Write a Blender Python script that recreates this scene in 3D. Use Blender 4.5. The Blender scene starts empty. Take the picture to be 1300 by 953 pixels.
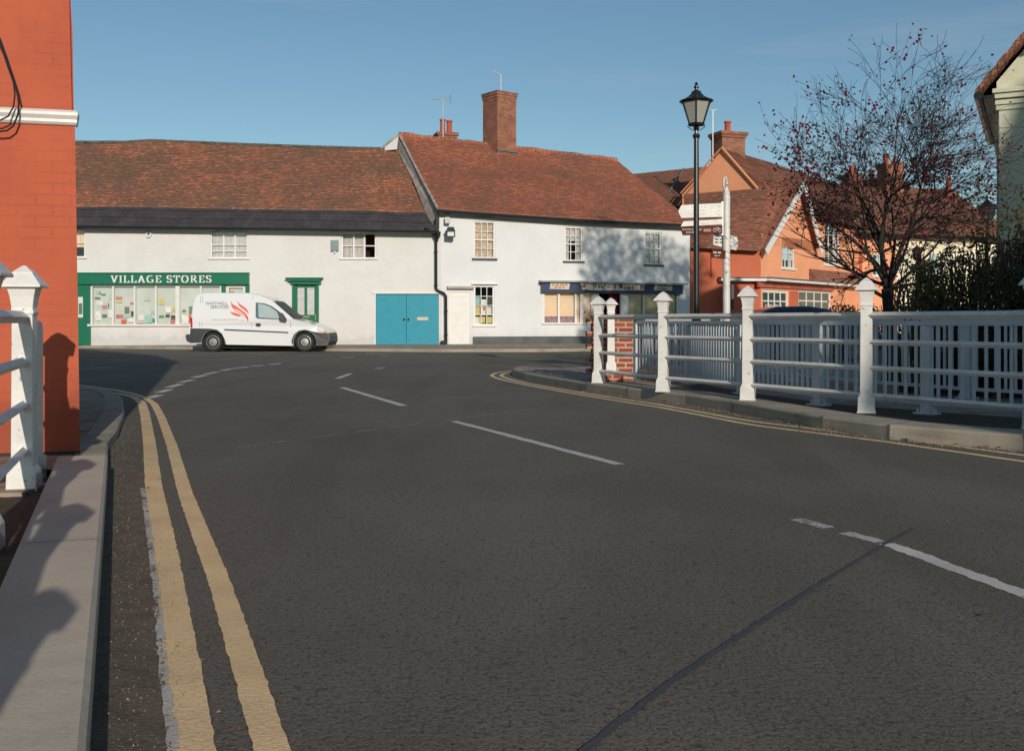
import bpy, math, random
from math import sin, cos, pi, radians, atan2, sqrt
from mathutils import Vector, noise, Matrix
random.seed(7)
S = bpy.context.scene
COL = S.collection
# ------------------------------------------------------------------ camera, light, exposure
HZ, FP = 407.0, 1300.0
cam_d = bpy.data.cameras.new('camera'); cam = bpy.data.objects.new('camera', cam_d); COL.objects.link(cam)
cam.location = (0, 0, 1.0); cam.rotation_euler = (radians(90), 0, 0)
cam_d.sensor_width = 36; cam_d.sensor_fit = 'HORIZONTAL'; cam_d.lens = 36.0
cam_d.shift_y = -(476.5 - HZ) / 1300.0
cam_d.clip_start = 0.05; cam_d.clip_end = 5000
S.camera = cam
SUN_EL, SUN_HD = 18.0, 15.7            # elevation; shadows run this many degrees left of straight ahead
to_sun = Vector((sin(radians(SUN_HD)) * cos(radians(SUN_EL)), -cos(radians(SUN_HD)) * cos(radians(SUN_EL)), sin(radians(SUN_EL))))
W = bpy.data.worlds.new('World'); S.world = W; W.use_nodes = True
wn = W.node_tree; bg = wn.nodes['Background']
sky = wn.nodes.new('ShaderNodeTexSky'); sky.sky_type = 'NISHITA'; sky.sun_disc = False
sky.sun_elevation = radians(SUN_EL); sky.sun_rotation = atan2(to_sun.x, to_sun.y)
sky.air_density = 1.0; sky.dust_density = 0.25; sky.ozone_density = 2.0; sky.altitude = 50
tint = wn.nodes.new('ShaderNodeMix'); tint.data_type = 'RGBA'; tint.blend_type = 'MULTIPLY'; tint.inputs[0].default_value = 1.0; tint.inputs[7].default_value = (0.76, 0.875, 0.86, 1)
wn.links.new(sky.outputs[0], tint.inputs[6]); tco = wn.nodes.new('ShaderNodeTexCoord'); cmp_ = wn.nodes.new('ShaderNodeMapping'); cmp_.inputs['Scale'].default_value = (1.2, 1.2, 9.0); cmp_.inputs['Rotation'].default_value = (0.0, 0.12, 0.0)
cno = wn.nodes.new('ShaderNodeTexNoise'); cno.inputs['Scale'].default_value = 2.2; cno.inputs['Detail'].default_value = 7; cno.inputs['Roughness'].default_value = 0.6; cno.inputs['Distortion'].default_value = 0.4
crp = wn.nodes.new('ShaderNodeValToRGB'); crp.color_ramp.elements[0].position = 0.5; crp.color_ramp.elements[0].color = (0, 0, 0, 1); crp.color_ramp.elements[1].position = 0.85; crp.color_ramp.elements[1].color = (0.30, 0.30, 0.30, 1)
cmx = wn.nodes.new('ShaderNodeMix'); cmx.data_type = 'RGBA'; cmx.inputs[7].default_value = (4.6, 5.0, 5.4, 1)     # thin high cirrus
wn.links.new(tco.outputs['Generated'], cmp_.inputs[0]); wn.links.new(cmp_.outputs[0], cno.inputs['Vector']); wn.links.new(cno.outputs[0], crp.inputs[0]); wn.links.new(crp.outputs[0], cmx.inputs[0]); wn.links.new(tint.outputs[2], cmx.inputs[6])
wn.links.new(cmx.outputs[2], bg.inputs[0]); bg.inputs[1].default_value = 0.097
sl = bpy.data.lights.new('sun', 'SUN'); sl.energy = 3.1; sl.angle = radians(0.5); sl.color = (1.0, 0.91, 0.79)
so = bpy.data.objects.new('sun', sl); COL.objects.link(so); so.rotation_euler = to_sun.to_track_quat('Z', 'Y').to_euler()
S.view_settings.view_transform = 'Standard'; S.view_settings.look = 'None'
S.view_settings.exposure = 0.04; S.view_settings.gamma = 1.0
S.render.resolution_x = 1024; S.render.resolution_y = 750

# ------------------------------------------------------------------ geometry helpers
def smooth(t):
    t = max(0.0, min(1.0, t)); return t * t * (3 - 2 * t)
def gz(y): return 0.06 * smooth((y - 18) / 12.0)
def G(px, py, dz=0.0):
    """ground point seen at a photograph pixel"""
    Y = 10.0
    for _ in range(30): Y = (1 - gz(Y) - dz) * FP / (py - HZ)
    return Vector(((px - 650) / FP * Y, Y, gz(Y) + dz))
def P(px, py, Y): return Vector(((px - 650) / FP * Y, Y, 1 + (HZ - py) / FP * Y))

class Fr:
    """upright frame: u along the wall, d out of the wall, z up"""
    def __init__(s, x, y, ang=0.0):
        s.x, s.y, s.a = x, y, ang; s.c, s.s = cos(ang), sin(ang)
    def pt(s, u, d, z): return Vector((s.x + s.c * u + s.s * d, s.y + s.s * u - s.c * d, z))
    def at(s, px, py, d=0.0):
        k = (px - 650) / FP
        ox, oy = s.x + s.s * d, s.y - s.c * d
        u = (k * oy - ox) / (s.c - k * s.s); Y = oy + u * s.s
        return u, 1 + (HZ - py) / FP * Y
    def u(s, px, d=0.0): return s.at(px, HZ, d)[0]
    def z(s, px, py, d=0.0): return s.at(px, py, d)[1]
WORLD = Fr(0, 0, 0)

class MB:
    def __init__(s): s.v = []; s.f = []; s.uv = []; s.m = []; s.sm = []
    def face(s, pts, uv=None, mi=0, smooth_=False):
        i = len(s.v); s.v += [Vector(p) for p in pts]; s.f.append(tuple(range(i, i + len(pts))))
        s.uv.append(uv); s.m.append(mi); s.sm.append(smooth_)
    def box(s, F, u0, u1, d0, d1, z0, z1, mi=0):
        c = [F.pt(u, d, z) for z in (z0, z1) for (u, d) in ((u0, d0), (u1, d0), (u1, d1), (u0, d1))]
        s.hexa(c, mi)
    def hexa(s, c, mi=0):
        for q in ((0, 3, 2, 1), (4, 5, 6, 7), (0, 1, 5, 4), (1, 2, 6, 5), (2, 3, 7, 6), (3, 0, 4, 7)):
            s.face([c[k] for k in q], None, mi)
    def prism(s, F, poly, d0, d1, mi=0):
        """poly in (u,z); extruded from d0 to d1"""
        a = [F.pt(u, d0, z) for u, z in poly]; b = [F.pt(u, d1, z) for u, z in poly]
        s.face(b, None, mi); s.face(a[::-1], None, mi)
        n = len(poly)
        for i in range(n): s.face([a[i], a[(i + 1) % n], b[(i + 1) % n], b[i]], None, mi)
    def slab(s, poly, z0, z1, mi=0):
        """poly in (x,y[,z offset]) world"""
        a = [Vector((p[0], p[1], z0)) for p in poly]; b = [Vector((p[0], p[1], z1 + (p[2] if len(p) > 2 else 0))) for p in poly]
        s.face(b, None, mi)
        n = len(poly)
        for i in range(n): s.face([a[i], a[(i + 1) % n], b[(i + 1) % n], b[i]], None, mi)
    def tube(s, pts, rad, n=8, mi=0, rot=0.0, caps=True, sm=True):
        pts = [Vector(p) for p in pts]
        if not isinstance(rad, (list, tuple)): rad = [rad] * len(pts)
        rings = []; prev = None
        for i, p in enumerate(pts):
            a = pts[max(i - 1, 0)]; b = pts[min(i + 1, len(pts) - 1)]
            t = (b - a).normalized() if (b - a).length > 1e-9 else Vector((0, 0, 1))
            if prev is None:
                ref = Vector((0, 0, 1)) if abs(t.z) < 0.9 else Vector((0, 1, 0))
                x = ref.cross(t).normalized()
            else:
                x = prev - t * prev.dot(t)
                x = x.normalized() if x.length > 1e-6 else Vector((1, 0, 0))
            prev = x; y = t.cross(x)
            rings.append([p + (x * cos(2 * pi * k / n + rot) + y * sin(2 * pi * k / n + rot)) * rad[i] for k in range(n)])
        for i in range(len(rings) - 1):
            for k in range(n):
                s.face([rings[i][k], rings[i][(k + 1) % n], rings[i + 1][(k + 1) % n], rings[i + 1][k]], None, mi, sm)
        if caps:
            s.face(rings[0][::-1], None, mi); s.face(rings[-1], None, mi)
    def lathe(s, c, prof, n=16, mi=0, rot=0.0, sm=False):
        """prof: list of (r, z) around vertical axis at c"""
        c = Vector(c)
        R = [[c + Vector((r * cos(2 * pi * k / n + rot), r * sin(2 * pi * k / n + rot), z)) for k in range(n)] for r, z in prof]
        for i in range(len(R) - 1):
            for k in range(n): s.face([R[i][k], R[i][(k + 1) % n], R[i + 1][(k + 1) % n], R[i + 1][k]], None, mi, sm)
        s.face(R[0][::-1], None, mi); s.face(R[-1], None, mi)
    def build(s, name, mats, parent=None, bevel=0.0, merge=False):
        me = bpy.data.meshes.new(name)
        me.from_pydata([tuple(v) for v in s.v], [], s.f)
        if not isinstance(mats, (list, tuple)): mats = [mats]
        for m in mats: me.materials.append(m)
        me.polygons.foreach_set('material_index', s.m); me.polygons.foreach_set('use_smooth', s.sm)
        uvl = me.uv_layers.new(name='UVMap').data
        li = 0
        for fi, f in enumerate(s.f):
            uv = s.uv[fi]
            if uv is None:
                P3 = [s.v[k] for k in f]
                n = Vector((0, 0, 0))
                for a in range(len(P3)):
                    n += P3[a].cross(P3[(a + 1) % len(P3)])
                if n.length < 1e-12: n = Vector((0, 0, 1))
                n.normalize()
                if abs(n.z) > 0.985: uv = [(p.x, p.y) for p in P3]
                else:
                    t = Vector((-n.y, n.x, 0)).normalized(); b = n.cross(t)
                    if b.z < 0: b = -b
                    uv = [(p.dot(t), p.dot(b)) for p in P3]
            for q in uv: uvl[li].uv = q; li += 1
        if merge or bevel:
            import bmesh
            bm = bmesh.new(); bm.from_mesh(me); bmesh.ops.remove_doubles(bm, verts=bm.verts, dist=1e-4)
            bmesh.ops.recalc_face_normals(bm, faces=bm.faces); bm.to_mesh(me); bm.free()
        o = bpy.data.objects.new(name, me); COL.objects.link(o)
        if parent is not None:
            o.parent = parent; o.matrix_parent_inverse = Matrix.Translation(-Vector(world_loc(parent)))
        if bevel:
            b = o.modifiers.new('bevel', 'BEVEL'); b.width = bevel; b.segments = 2; b.limit_method = 'ANGLE'; b.angle_limit = radians(35)
        return o
def world_loc(o):
    l = Vector(o.location)
    return l if o.type == 'EMPTY' else Vector((0, 0, 0))
def tag(o, label=None, cat=None, group=None, kind=None):
    if label: o['label'] = label
    if cat: o['category'] = cat
    if group: o['group'] = group
    if kind: o['kind'] = kind
    return o
def thing(name, loc, label, cat, group=None):
    o = bpy.data.objects.new(name, None); COL.objects.link(o); o.location = loc; o.empty_display_size = 0.2
    return tag(o, label, cat, group)

# ------------------------------------------------------------------ materials
class NT:
    def __init__(s, name):
        s.m = bpy.data.materials.new(name); s.m.use_nodes = True; s.t = s.m.node_tree
        s.b = s.t.nodes['Principled BSDF']; s.out = s.t.nodes['Material Output']
    def n(s, typ, **kw):
        nd = s.t.nodes.new(typ)
        for k, v in kw.items():
            if k in nd.inputs: nd.inputs[k].default_value = v
            else: setattr(nd, k, v)
        return nd
    def l(s, a, b): s.t.links.new(a, b)
    def coord(s, kind='Object', scale=(1, 1, 1)):
        tc = s.n('ShaderNodeTexCoord'); mp = s.n('ShaderNodeMapping'); mp.inputs['Scale'].default_value = scale
        s.l(tc.outputs[kind], mp.inputs[0]); return mp.outputs[0]
    def noise(s, co, scale, detail=4, rough=0.55, dist=0.0):
        nd = s.n('ShaderNodeTexNoise'); nd.inputs['Scale'].default_value = scale; nd.inputs['Detail'].default_value = detail
        nd.inputs['Roughness'].default_value = rough; nd.inputs['Distortion'].default_value = dist; s.l(co, nd.inputs['Vector']); return nd.outputs[0]
    def ramp(s, fac, stops):
        r = s.n('ShaderNodeValToRGB'); e = r.color_ramp.elements
        while len(e) < len(stops): e.new(0.5)
        for i, (p, c) in enumerate(stops):
            e[i].position = p; e[i].color = (c[0], c[1], c[2], 1) if isinstance(c, (tuple, list)) else (c, c, c, 1)
        s.l(fac, r.inputs[0]); return r.outputs[0]
    def mix(s, fac, a, b, mode='MIX'):
        m = s.n('ShaderNodeMix'); m.data_type = 'RGBA'; m.blend_type = mode; m.clamp_factor = True
        for sock, val in ((m.inputs[0], fac), (m.inputs[6], a), (m.inputs[7], b)):
            if isinstance(val, bpy.types.NodeSocket): s.l(val, sock)
            elif isinstance(val, (tuple, list)): sock.default_value = (val[0], val[1], val[2], 1)
            else: sock.default_value = val
        return m.outputs[2]
    def bump(s, h, strength=0.3, dist=0.01, prev=None):
        b = s.n('ShaderNodeBump'); b.inputs['Strength'].default_value = strength; b.inputs['Distance'].default_value = dist
        s.l(h, b.inputs['Height'])
        if prev is not None: s.l(prev, b.inputs['Normal'])
        return b.outputs[0]
    def brick(s, co, w, h, mortar, c1, c2, cm, offset=0.5, smoothm=0.1, bias=0.0):
        b = s.n('ShaderNodeTexBrick'); b.offset = offset; b.inputs['Scale'].default_value = 1
        b.inputs['Brick Width'].default_value = w; b.inputs['Row Height'].default_value = h; b.inputs['Mortar Size'].default_value = mortar
        b.inputs['Mortar Smooth'].default_value = smoothm; b.inputs['Bias'].default_value = bias
        for k, c in (('Color1', c1), ('Color2', c2), ('Mortar', cm)): b.inputs[k].default_value = (c[0], c[1], c[2], 1)
        s.l(co, b.inputs['Vector']); return b
    def fin(s, col=None, rough=0.7, nrm=None, metal=0.0, spec=None):
        if col is not None:
            if isinstance(col, (tuple, list)): s.b.inputs['Base Color'].default_value = (col[0], col[1], col[2], 1)
            else: s.l(col, s.b.inputs['Base Color'])
        if isinstance(rough, bpy.types.NodeSocket): s.l(rough, s.b.inputs['Roughness'])
        else: s.b.inputs['Roughness'].default_value = rough
        s.b.inputs['Metallic'].default_value = metal
        if spec is not None: s.b.inputs['Specular IOR Level'].default_value = spec
        if nrm is not None: s.l(nrm, s.b.inputs['Normal'])
        return s.m
def hx(c, k=1.0):
    """sRGB 0-255 -> linear"""
    r = []
    for v in c:
        v /= 255.0; r.append((v / 12.92 if v < 0.04045 else ((v + 0.055) / 1.055) ** 2.4) * k)
    return tuple(r)
def pm(name, col, rough=0.6, var=0.12, vs=2.0, bump=0.0, bs=30.0, metal=0.0, col2=None, spec=None):
    t = NT(name); co = t.coord()
    c2 = col2 if col2 else tuple(v * (1 - var) for v in col); c1 = col if col2 else tuple(min(1, v * (1 + var * 0.5)) for v in col)
    c = t.mix(t.ramp(t.noise(co, vs, 5), [(0.35, 0), (0.68, 1)]), c2, c1)
    nr = t.bump(t.noise(co, bs, 3), bump, 0.01) if bump else None
    return t.fin(c, rough, nr, metal, spec)
M = {}
def tile_mat(name, c_hi, c_lo, c_dk, bias=0.5, patch=1.0):
    t = NT(name); uv = t.coord('UV'); ob = t.coord('Object')
    b = t.brick(uv, 0.17, 0.1, 0.006, c_hi, c_lo, tuple(v * 0.35 for v in c_dk), 0.5, 0.2, 0.0)
    st = t.noise(t.coord('UV', (1.6, 9.0, 1)), 1.0, 5, 0.65)
    big = t.noise(ob, 0.55, 5, 0.6)
    fine = t.noise(t.coord('UV', (6, 10.0, 1)), 1.0, 2, 0.5)
    k = t.mix(0.5, st, big); k = t.mix(0.4, k, fine)
    m = t.ramp(k, [(bias - 0.06 * patch, 1), (bias + 0.07 * patch, 0)])
    c = t.mix(m, b.outputs[0], c_dk)
    li = t.ramp(t.noise(ob, 7.0, 4, 0.6), [(0.66, 0), (0.74, 1)])       # lichen
    c = t.mix(t.mix(0.0, li, li), c, (0.16, 0.145, 0.11))
    hv = t.mix(0.5, b.outputs['Fac'], fine)
    n = t.bump(t.noise(t.coord('UV', (6, 10, 1)), 1.0, 2), 0.5, 0.03, t.bump(b.outputs['Fac'], -0.5, 0.012))
    return t.fin(c, 0.88, n)
M['tile'] = tile_mat('old clay tiles', hx((216, 134, 98)), hx((156, 100, 76)), hx((112, 88, 72)), 0.505)
M['tile_red'] = tile_mat('red clay tiles', hx((208, 124, 92)), hx((162, 98, 74)), hx((120, 86, 70)), 0.475)
M['tile_brown'] = tile_mat('brown clay tiles', hx((188, 116, 88)), hx((144, 92, 72)), hx((110, 80, 66)), 0.49)
def wall_mat(name, col, stain, bw=0.225, bh=0.075, bs=0.35, var=0.5, line=0.06, splash=0.3):
    t = NT(name); uv = t.coord('UV'); ob = t.coord()
    wob = t.n('ShaderNodeVectorMath', operation='ADD')
    sc = t.n('ShaderNodeVectorMath', operation='SCALE'); sc.inputs[3].default_value = 0.02
    nn = t.n('ShaderNodeTexNoise'); nn.inputs['Scale'].default_value = 3.0; t.l(uv, nn.inputs['Vector']); t.l(nn.outputs[1], sc.inputs[0])
    t.l(uv, wob.inputs[0]); t.l(sc.outputs[0], wob.inputs[1])
    b = t.brick(wob.outputs[0], bw, bh, 0.010, (1, 1, 1), (0.8, 0.8, 0.8), (0, 0, 0), 0.5, 0.6)
    c = t.mix(t.ramp(t.noise(ob, 1.1, 6, 0.65), [(0.38, 0), (0.72, 1)]), col, stain)
    c = t.mix(t.ramp(t.noise(t.coord('Object', (9, 9, 0.8)), 1.0, 4, 0.6), [(0.55, 0), (0.85, var)]), c, stain)
    lm = t.mix(t.ramp(t.noise(ob, 2.3, 3), [(0.4, 0), (0.6, 1)]), (0, 0, 0), b.outputs['Fac'])
    sc2 = t.n('ShaderNodeMath', operation='MULTIPLY'); sc2.inputs[1].default_value = line; t.l(lm, sc2.inputs[0])
    c = t.mix(sc2.outputs[0], c, tuple(v * .5 for v in stain))
    sx_ = t.n('ShaderNodeSeparateXYZ'); t.l(ob, sx_.inputs[0])
    ad_ = t.n('ShaderNodeMath', operation='MULTIPLY_ADD'); ad_.inputs[1].default_value = -.75; t.l(t.noise(t.coord('Object', (1.5, 1.5, .6)), 1.5, 5, .65), ad_.inputs[0]); t.l(sx_.outputs[2], ad_.inputs[2])
    c = t.mix(t.ramp(ad_.outputs[0], [(0.0, splash), (0.12, splash * .35), (0.4, 0)]), c, tuple(v * .42 for v in stain))
    h = t.mix(0.4, b.outputs['Fac'], t.noise(ob, 22, 4))
    n = t.bump(t.noise(ob, 5, 4), 0.35, 0.03, t.bump(b.outputs['Fac'], -bs, 0.006))
    return t.fin(c, 0.85, n)
M['white_wall'] = wall_mat('white painted brick', (0.75, 0.735, 0.71), (0.69, 0.67, 0.635), bs=.5)
M['white_render'] = wall_mat('white render', (0.77, 0.77, 0.76), (0.71, 0.705, 0.685), bs=0.08)
M['orange_wall'] = wall_mat('terracotta painted brick', (.52, .112, .052), (.41, .086, .042), bs=0.9, var=0.6, line=.2, splash=.5)
M['coral'] = wall_mat('coral render', (.88, .385, .205), (.80, .33, .17), bs=0.03)
M['coral_deep'] = wall_mat('deep coral render', (.56, .145, .07), (.48, .12, .06), bs=0.03)  # coral darkened for the left wing's weaker sunlight; door and panel share it
M['cream'] = wall_mat('cream render', hx((240, 228, 200)), hx((220, 206, 172)), bs=0.03)
M['stucco'] = wall_mat('pale green stucco', hx((218, 216, 190)), hx((204, 204, 178)), bs=0.02)
def brick_mat(name, c1, c2, cm, rough=0.9):
    t = NT(name); uv = t.coord('UV'); ob = t.coord()
    b = t.brick(uv, 0.225, 0.075, 0.012, c1, c2, cm, 0.5, 0.1)
    c = t.mix(t.ramp(t.noise(ob, 3, 5), [(0.4, 0), (0.75, 0.55)]), b.outputs[0], tuple(v * 0.45 for v in c2))
    n = t.bump(t.noise(ob, 40, 3), 0.3, 0.01, t.bump(b.outputs['Fac'], -0.8, 0.01))
    return t.fin(c, rough, n)
M['brick'] = brick_mat('red brick', hx((176, 88, 62)), hx((134, 66, 48)), hx((186, 168, 146)))
M['brick_chim'] = brick_mat('chimney brick', hx((182, 96, 66)), hx((128, 74, 54)), hx((150, 132, 112)))
def asphalt():
    t = NT('asphalt'); ob = t.coord()
    c = t.ramp(t.noise(ob, 0.35, 6, 0.6), [(0.3, (0.134, 0.118, 0.092)), (0.7, (0.182, 0.162, 0.130))])
    c = t.mix(t.ramp(t.noise(t.coord('Object', (1.0, .28, 1)), 0.9, 4, 0.6, 0.6), [(0.45, 0), (0.7, 0.5)]), c, (0.215, 0.195, 0.16))
    c = t.mix(t.ramp(t.noise(ob, 1.7, 5, 0.7), [(0.62, 0), (0.74, 0.5)]), c, (0.085, 0.076, 0.064))
    c = t.mix(t.ramp(t.noise(t.coord('Object', (.5, .12, 1)), 1.0, 5, 0.65, 1.0), [(0.40, 0.35), (0.5, 0)]), c, (0.10, 0.088, 0.07))
    sp = t.noise(ob, 75, 3, 0.7)
    c = t.mix(t.ramp(sp, [(0.34, 1), (0.5, 0)]), c, (0.045, 0.040, 0.034))
    c = t.mix(t.ramp(t.noise(ob, 130, 2, 0.7), [(0.6, 0), (0.72, 1)]), c, (0.30, 0.27, 0.22))
    vo = t.n('ShaderNodeTexVoronoi'); vo.inputs['Scale'].default_value = 60; t.l(ob, vo.inputs['Vector'])
    c = t.mix(t.ramp(vo.outputs[0], [(0.02, 0.8), (0.16, 0)]), c, (0.21, 0.185, 0.15))
    pits = t.ramp(t.noise(ob, 26, 4, 0.75), [(0.36, 0.7), (0.44, 0)])
    c = t.mix(pits, c, (0.05, 0.043, 0.037))
    n = t.bump(vo.outputs[0], -0.5, 0.005); n = t.bump(t.noise(ob, 45, 4, 0.7), 0.6, 0.010, n)
    return t.fin(c, 0.86, n, spec=0.3)
M['asphalt'] = asphalt()
def ground_mat(name, a, b_, sc=14, bump=0.8):
    t = NT(name); ob = t.coord()
    c = t.mix(t.ramp(t.noise(ob, sc, 6, 0.7), [(0.35, 0), (0.65, 1)]), a, b_)
    c = t.mix(t.ramp(t.noise(ob, 90, 3, 0.7), [(0.55, 0), (0.7, 0.6)]), c, tuple(min(1, v * 2.0) for v in b_))
    return t.fin(c, 0.9, t.bump(t.noise(ob, 50, 4, 0.7), bump, 0.012))
M['soil'] = ground_mat('soil', (0.035, 0.026, 0.018), (0.085, 0.065, 0.045))
M['gutter_dirt'] = ground_mat('gutter dirt', (0.085, 0.067, 0.05), (0.15, 0.12, 0.09), 9)
def pave():
    t = NT('paving'); uv = t.coord('UV'); ob = t.coord()
    b = t.brick(uv, 0.6, 0.45, 0.012, (0.40, 0.32, 0.24), (0.34, 0.27, 0.20), (0.075, 0.06, 0.05), 0.5, 0.2)
    c = t.mix(t.ramp(t.noise(ob, 2.2, 6, 0.6), [(0.4, 0), (0.75, 0.7)]), b.outputs[0], (0.12, 0.095, 0.075))
    return t.fin(c, 0.85, t.bump(t.noise(ob, 45, 4), 0.4, 0.01, t.bump(b.outputs['Fac'], -0.5, 0.008)))
M['paving'] = pave()
def concrete(name, a, b_, moss=None):
    t = NT(name); ob = t.coord()
    c = t.mix(t.ramp(t.noise(ob, 2.5, 7, 0.65), [(0.3, 0), (0.7, 1)]), a, b_)
    c = t.mix(t.ramp(t.noise(ob, 55, 3, 0.7), [(0.58, 0), (0.7, 0.35)]), c, tuple(v * 0.5 for v in a))
    c = t.mix(t.ramp(t.noise(t.coord('Object', (1, 1, 8)), 1.6, 4), [(0.55, 0), (0.75, 0.45)]), c, moss or tuple(v * 0.6 for v in a))
    return t.fin(c, 0.82, t.bump(t.noise(ob, 70, 4, 0.7), 0.35, 0.004, t.bump(t.noise(ob, 6, 3), 0.25, 0.02)))
M['beam'] = concrete('concrete coping', (0.48, 0.42, 0.33), (0.58, 0.51, 0.405))
M['kerb'] = concrete('stone kerb', (0.30, 0.26, 0.20), (0.42, 0.37, 0.29), (0.075, 0.075, 0.035))
def paint(name, col, wear=0.5, scale=38, und=(0.06, 0.052, 0.046)):
    t = NT(name); ob = t.coord()
    w = t.mix(0.45, t.noise(ob, scale, 4, 0.75), t.noise(ob, scale * 0.12, 4, 0.6))
    a = t.ramp(w, [(wear - 0.1, 0), (wear - 0.03, 1)])
    c = t.mix(t.ramp(t.noise(ob, 3.0, 5, 0.6), [(0.35, 0), (0.7, 1)]), col, tuple(v * 0.78 for v in col))
    c = t.mix(t.ramp(t.noise(ob, 90, 3, 0.7), [(0.56, 0), (0.66, 0.5)]), c, tuple(v * 0.45 for v in col))
    t.fin(c, 0.75, t.bump(t.noise(ob, 60, 4, 0.7), 0.7, 0.006))
    tr = t.n('ShaderNodeBsdfTransparent'); mx = t.n('ShaderNodeMixShader')
    t.l(a, mx.inputs[0]); t.l(tr.outputs[0], mx.inputs[1]); t.l(t.b.outputs[0], mx.inputs[2]); t.l(mx.outputs[0], t.out.inputs[0])
    return t.m
M['yellow'] = paint('yellow road paint', (0.88, 0.64, 0.34), 0.41)
M['white_paint'] = paint('white road paint', (0.66, 0.62, 0.56), 0.45)
M['ghost_paint'] = paint('old white road paint', (0.56, 0.53, 0.48), 0.52)
M['faint_paint'] = paint('faint road paint', (0.28, 0.26, 0.225), 0.54)
M['tar'] = paint('bitumen seam', (0.072, 0.074, 0.080), 0.44)  # dark blue-grey colour standing for a line shadow on the asphalt
def coat(name, col, rough=0.35, chips=None, dirt=0.25):
    t = NT(name); ob = t.coord()
    c = t.mix(t.ramp(t.noise(ob, 4, 6, 0.65), [(0.42, 0), (0.75, dirt)]), col, tuple(v * 0.55 for v in col))
    if chips: c = t.mix(t.ramp(t.noise(ob, 17, 5, 0.7), [(0.63, 0), (0.67, 1)]), c, chips)
    return t.fin(c, rough, t.bump(t.noise(ob, 35, 4, 0.6), 0.18, 0.006))
M['rail_paint'] = coat('white railing paint', (0.78, 0.76, 0.72), 0.45, (0.33, 0.29, 0.25), 0.5)
M['picket_paint'] = coat('grey white picket paint', (0.58, 0.62, 0.63), 0.5, (0.30, 0.28, 0.25), 0.4)  # white picket paint with the blue-grey of shade put into its colour
M['white_wood'] = coat('white joinery paint', (0.80, 0.78, 0.74), 0.4)
M['green'] = coat('green paint', hx((18, 112, 84)), 0.4)
M['blue'] = coat('blue door paint', hx((40, 150, 172)), 0.5)
M['navy'] = coat('navy paint', hx((24, 44, 82)), 0.4)
M['black'] = coat('black paint', (0.018, 0.019, 0.02), 0.3)
M['iron'] = coat('black iron', (0.016, 0.02, 0.02), 0.3)
M['lead'] = pm('lead', (0.16, 0.15, 0.14), 0.6, 0.3, 3, 0.2, 10)
M['mortar'] = pm('mortar', (0.42, 0.38, 0.33), 0.9, 0.35, 5, 0.6, 25)
M['slate'] = None
t = NT('slate'); uv = t.coord('UV'); b = t.brick(uv, 0.30, 0.2, 0.006, (0.062, 0.052, 0.056), (0.045, 0.039, 0.043), (0.014, 0.012, 0.013), 0.5, 0.2)
c = t.mix(t.ramp(t.noise(t.coord(), 2.2, 6, 0.6), [(0.45, 0), (0.75, 0.6)]), b.outputs[0], (0.10, 0.082, 0.084))
M['slate'] = t.fin(c, 0.75, t.bump(b.outputs['Fac'], -0.6, 0.01))
M['sill_dark'] = pm('dark sill', (0.09, 0.095, 0.09), 0.7)
M['plinth'] = pm('grey plinth paint', (0.10, 0.11, 0.105), 0.75, 0.3)
M['cream_sign'] = pm('cream sign board', (0.62, 0.56, 0.44), 0.6)
M['grey_sign'] = pm('sandy sign board', (0.50, 0.46, 0.36), 0.6)
M['ink'] = pm('dark lettering', (0.04, 0.035, 0.035), 0.6)
M['ink_red'] = pm('red brown lettering', (0.45, 0.16, 0.08), 0.6)
M['rust_red'] = pm('brown red mark', (0.22, 0.09, 0.07), 0.6)
M['gold'] = pm('brass', (0.62, 0.45, 0.2), 0.35, metal=0.7)
M['brown_sign'] = pm('brown sign', (0.12, 0.032, 0.014), 0.7, spec=.2)
M['blind'] = pm('beige blind', hx((236, 212, 180)), 0.8, 0.06)
M['blind_dim'] = pm('olive blind', hx((150, 142, 108)), 0.8, 0.06)
M['curtain'] = pm('net curtain', (0.62, 0.60, 0.58), 0.9, 0.15, 8)
M['curtain_cream'] = pm('cream curtain', (0.70, 0.58, 0.45), 0.9, 0.35, 9)
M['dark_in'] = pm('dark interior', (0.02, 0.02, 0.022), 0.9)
M['poster_ground'] = pm('shop window backing', (0.60, 0.64, 0.60), 0.8, 0.08)
M['pot'] = pm('terracotta pot', hx((190, 90, 62)), 0.8, 0.2)
M['rubber'] = pm('tyre rubber', (0.022, 0.021, 0.02), 0.8)
M['plastic'] = pm('dark plastic', (0.045, 0.05, 0.055), 0.55)
M['steel'] = pm('wheel steel', (0.42, 0.41, 0.39), 0.35, metal=0.6)
M['galv'] = pm('galvanised tube', (0.42, 0.44, 0.44), 0.45, metal=0.5)
M['van'] = None
t = NT('van paint'); t.fin((0.80, 0.80, 0.80), 0.22); t.b.inputs['Coat Weight'].default_value = 0.5; M['van'] = t.m
t = NT('navy car paint'); t.fin((0.05, 0.09, 0.16), 0.25); t.b.inputs['Coat Weight'].default_value = 1.0; M['car'] = t.m
t = NT('lamp red'); t.fin((0.5, 0.02, 0.02), 0.2); M['lamp_red'] = t.m
t = NT('amber'); t.fin((0.85, 0.35, 0.03), 0.3); M['amber'] = t.m
t = NT('lamp lens'); t.fin((0.75, 0.77, 0.78), 0.1); M['lens'] = t.m
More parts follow.
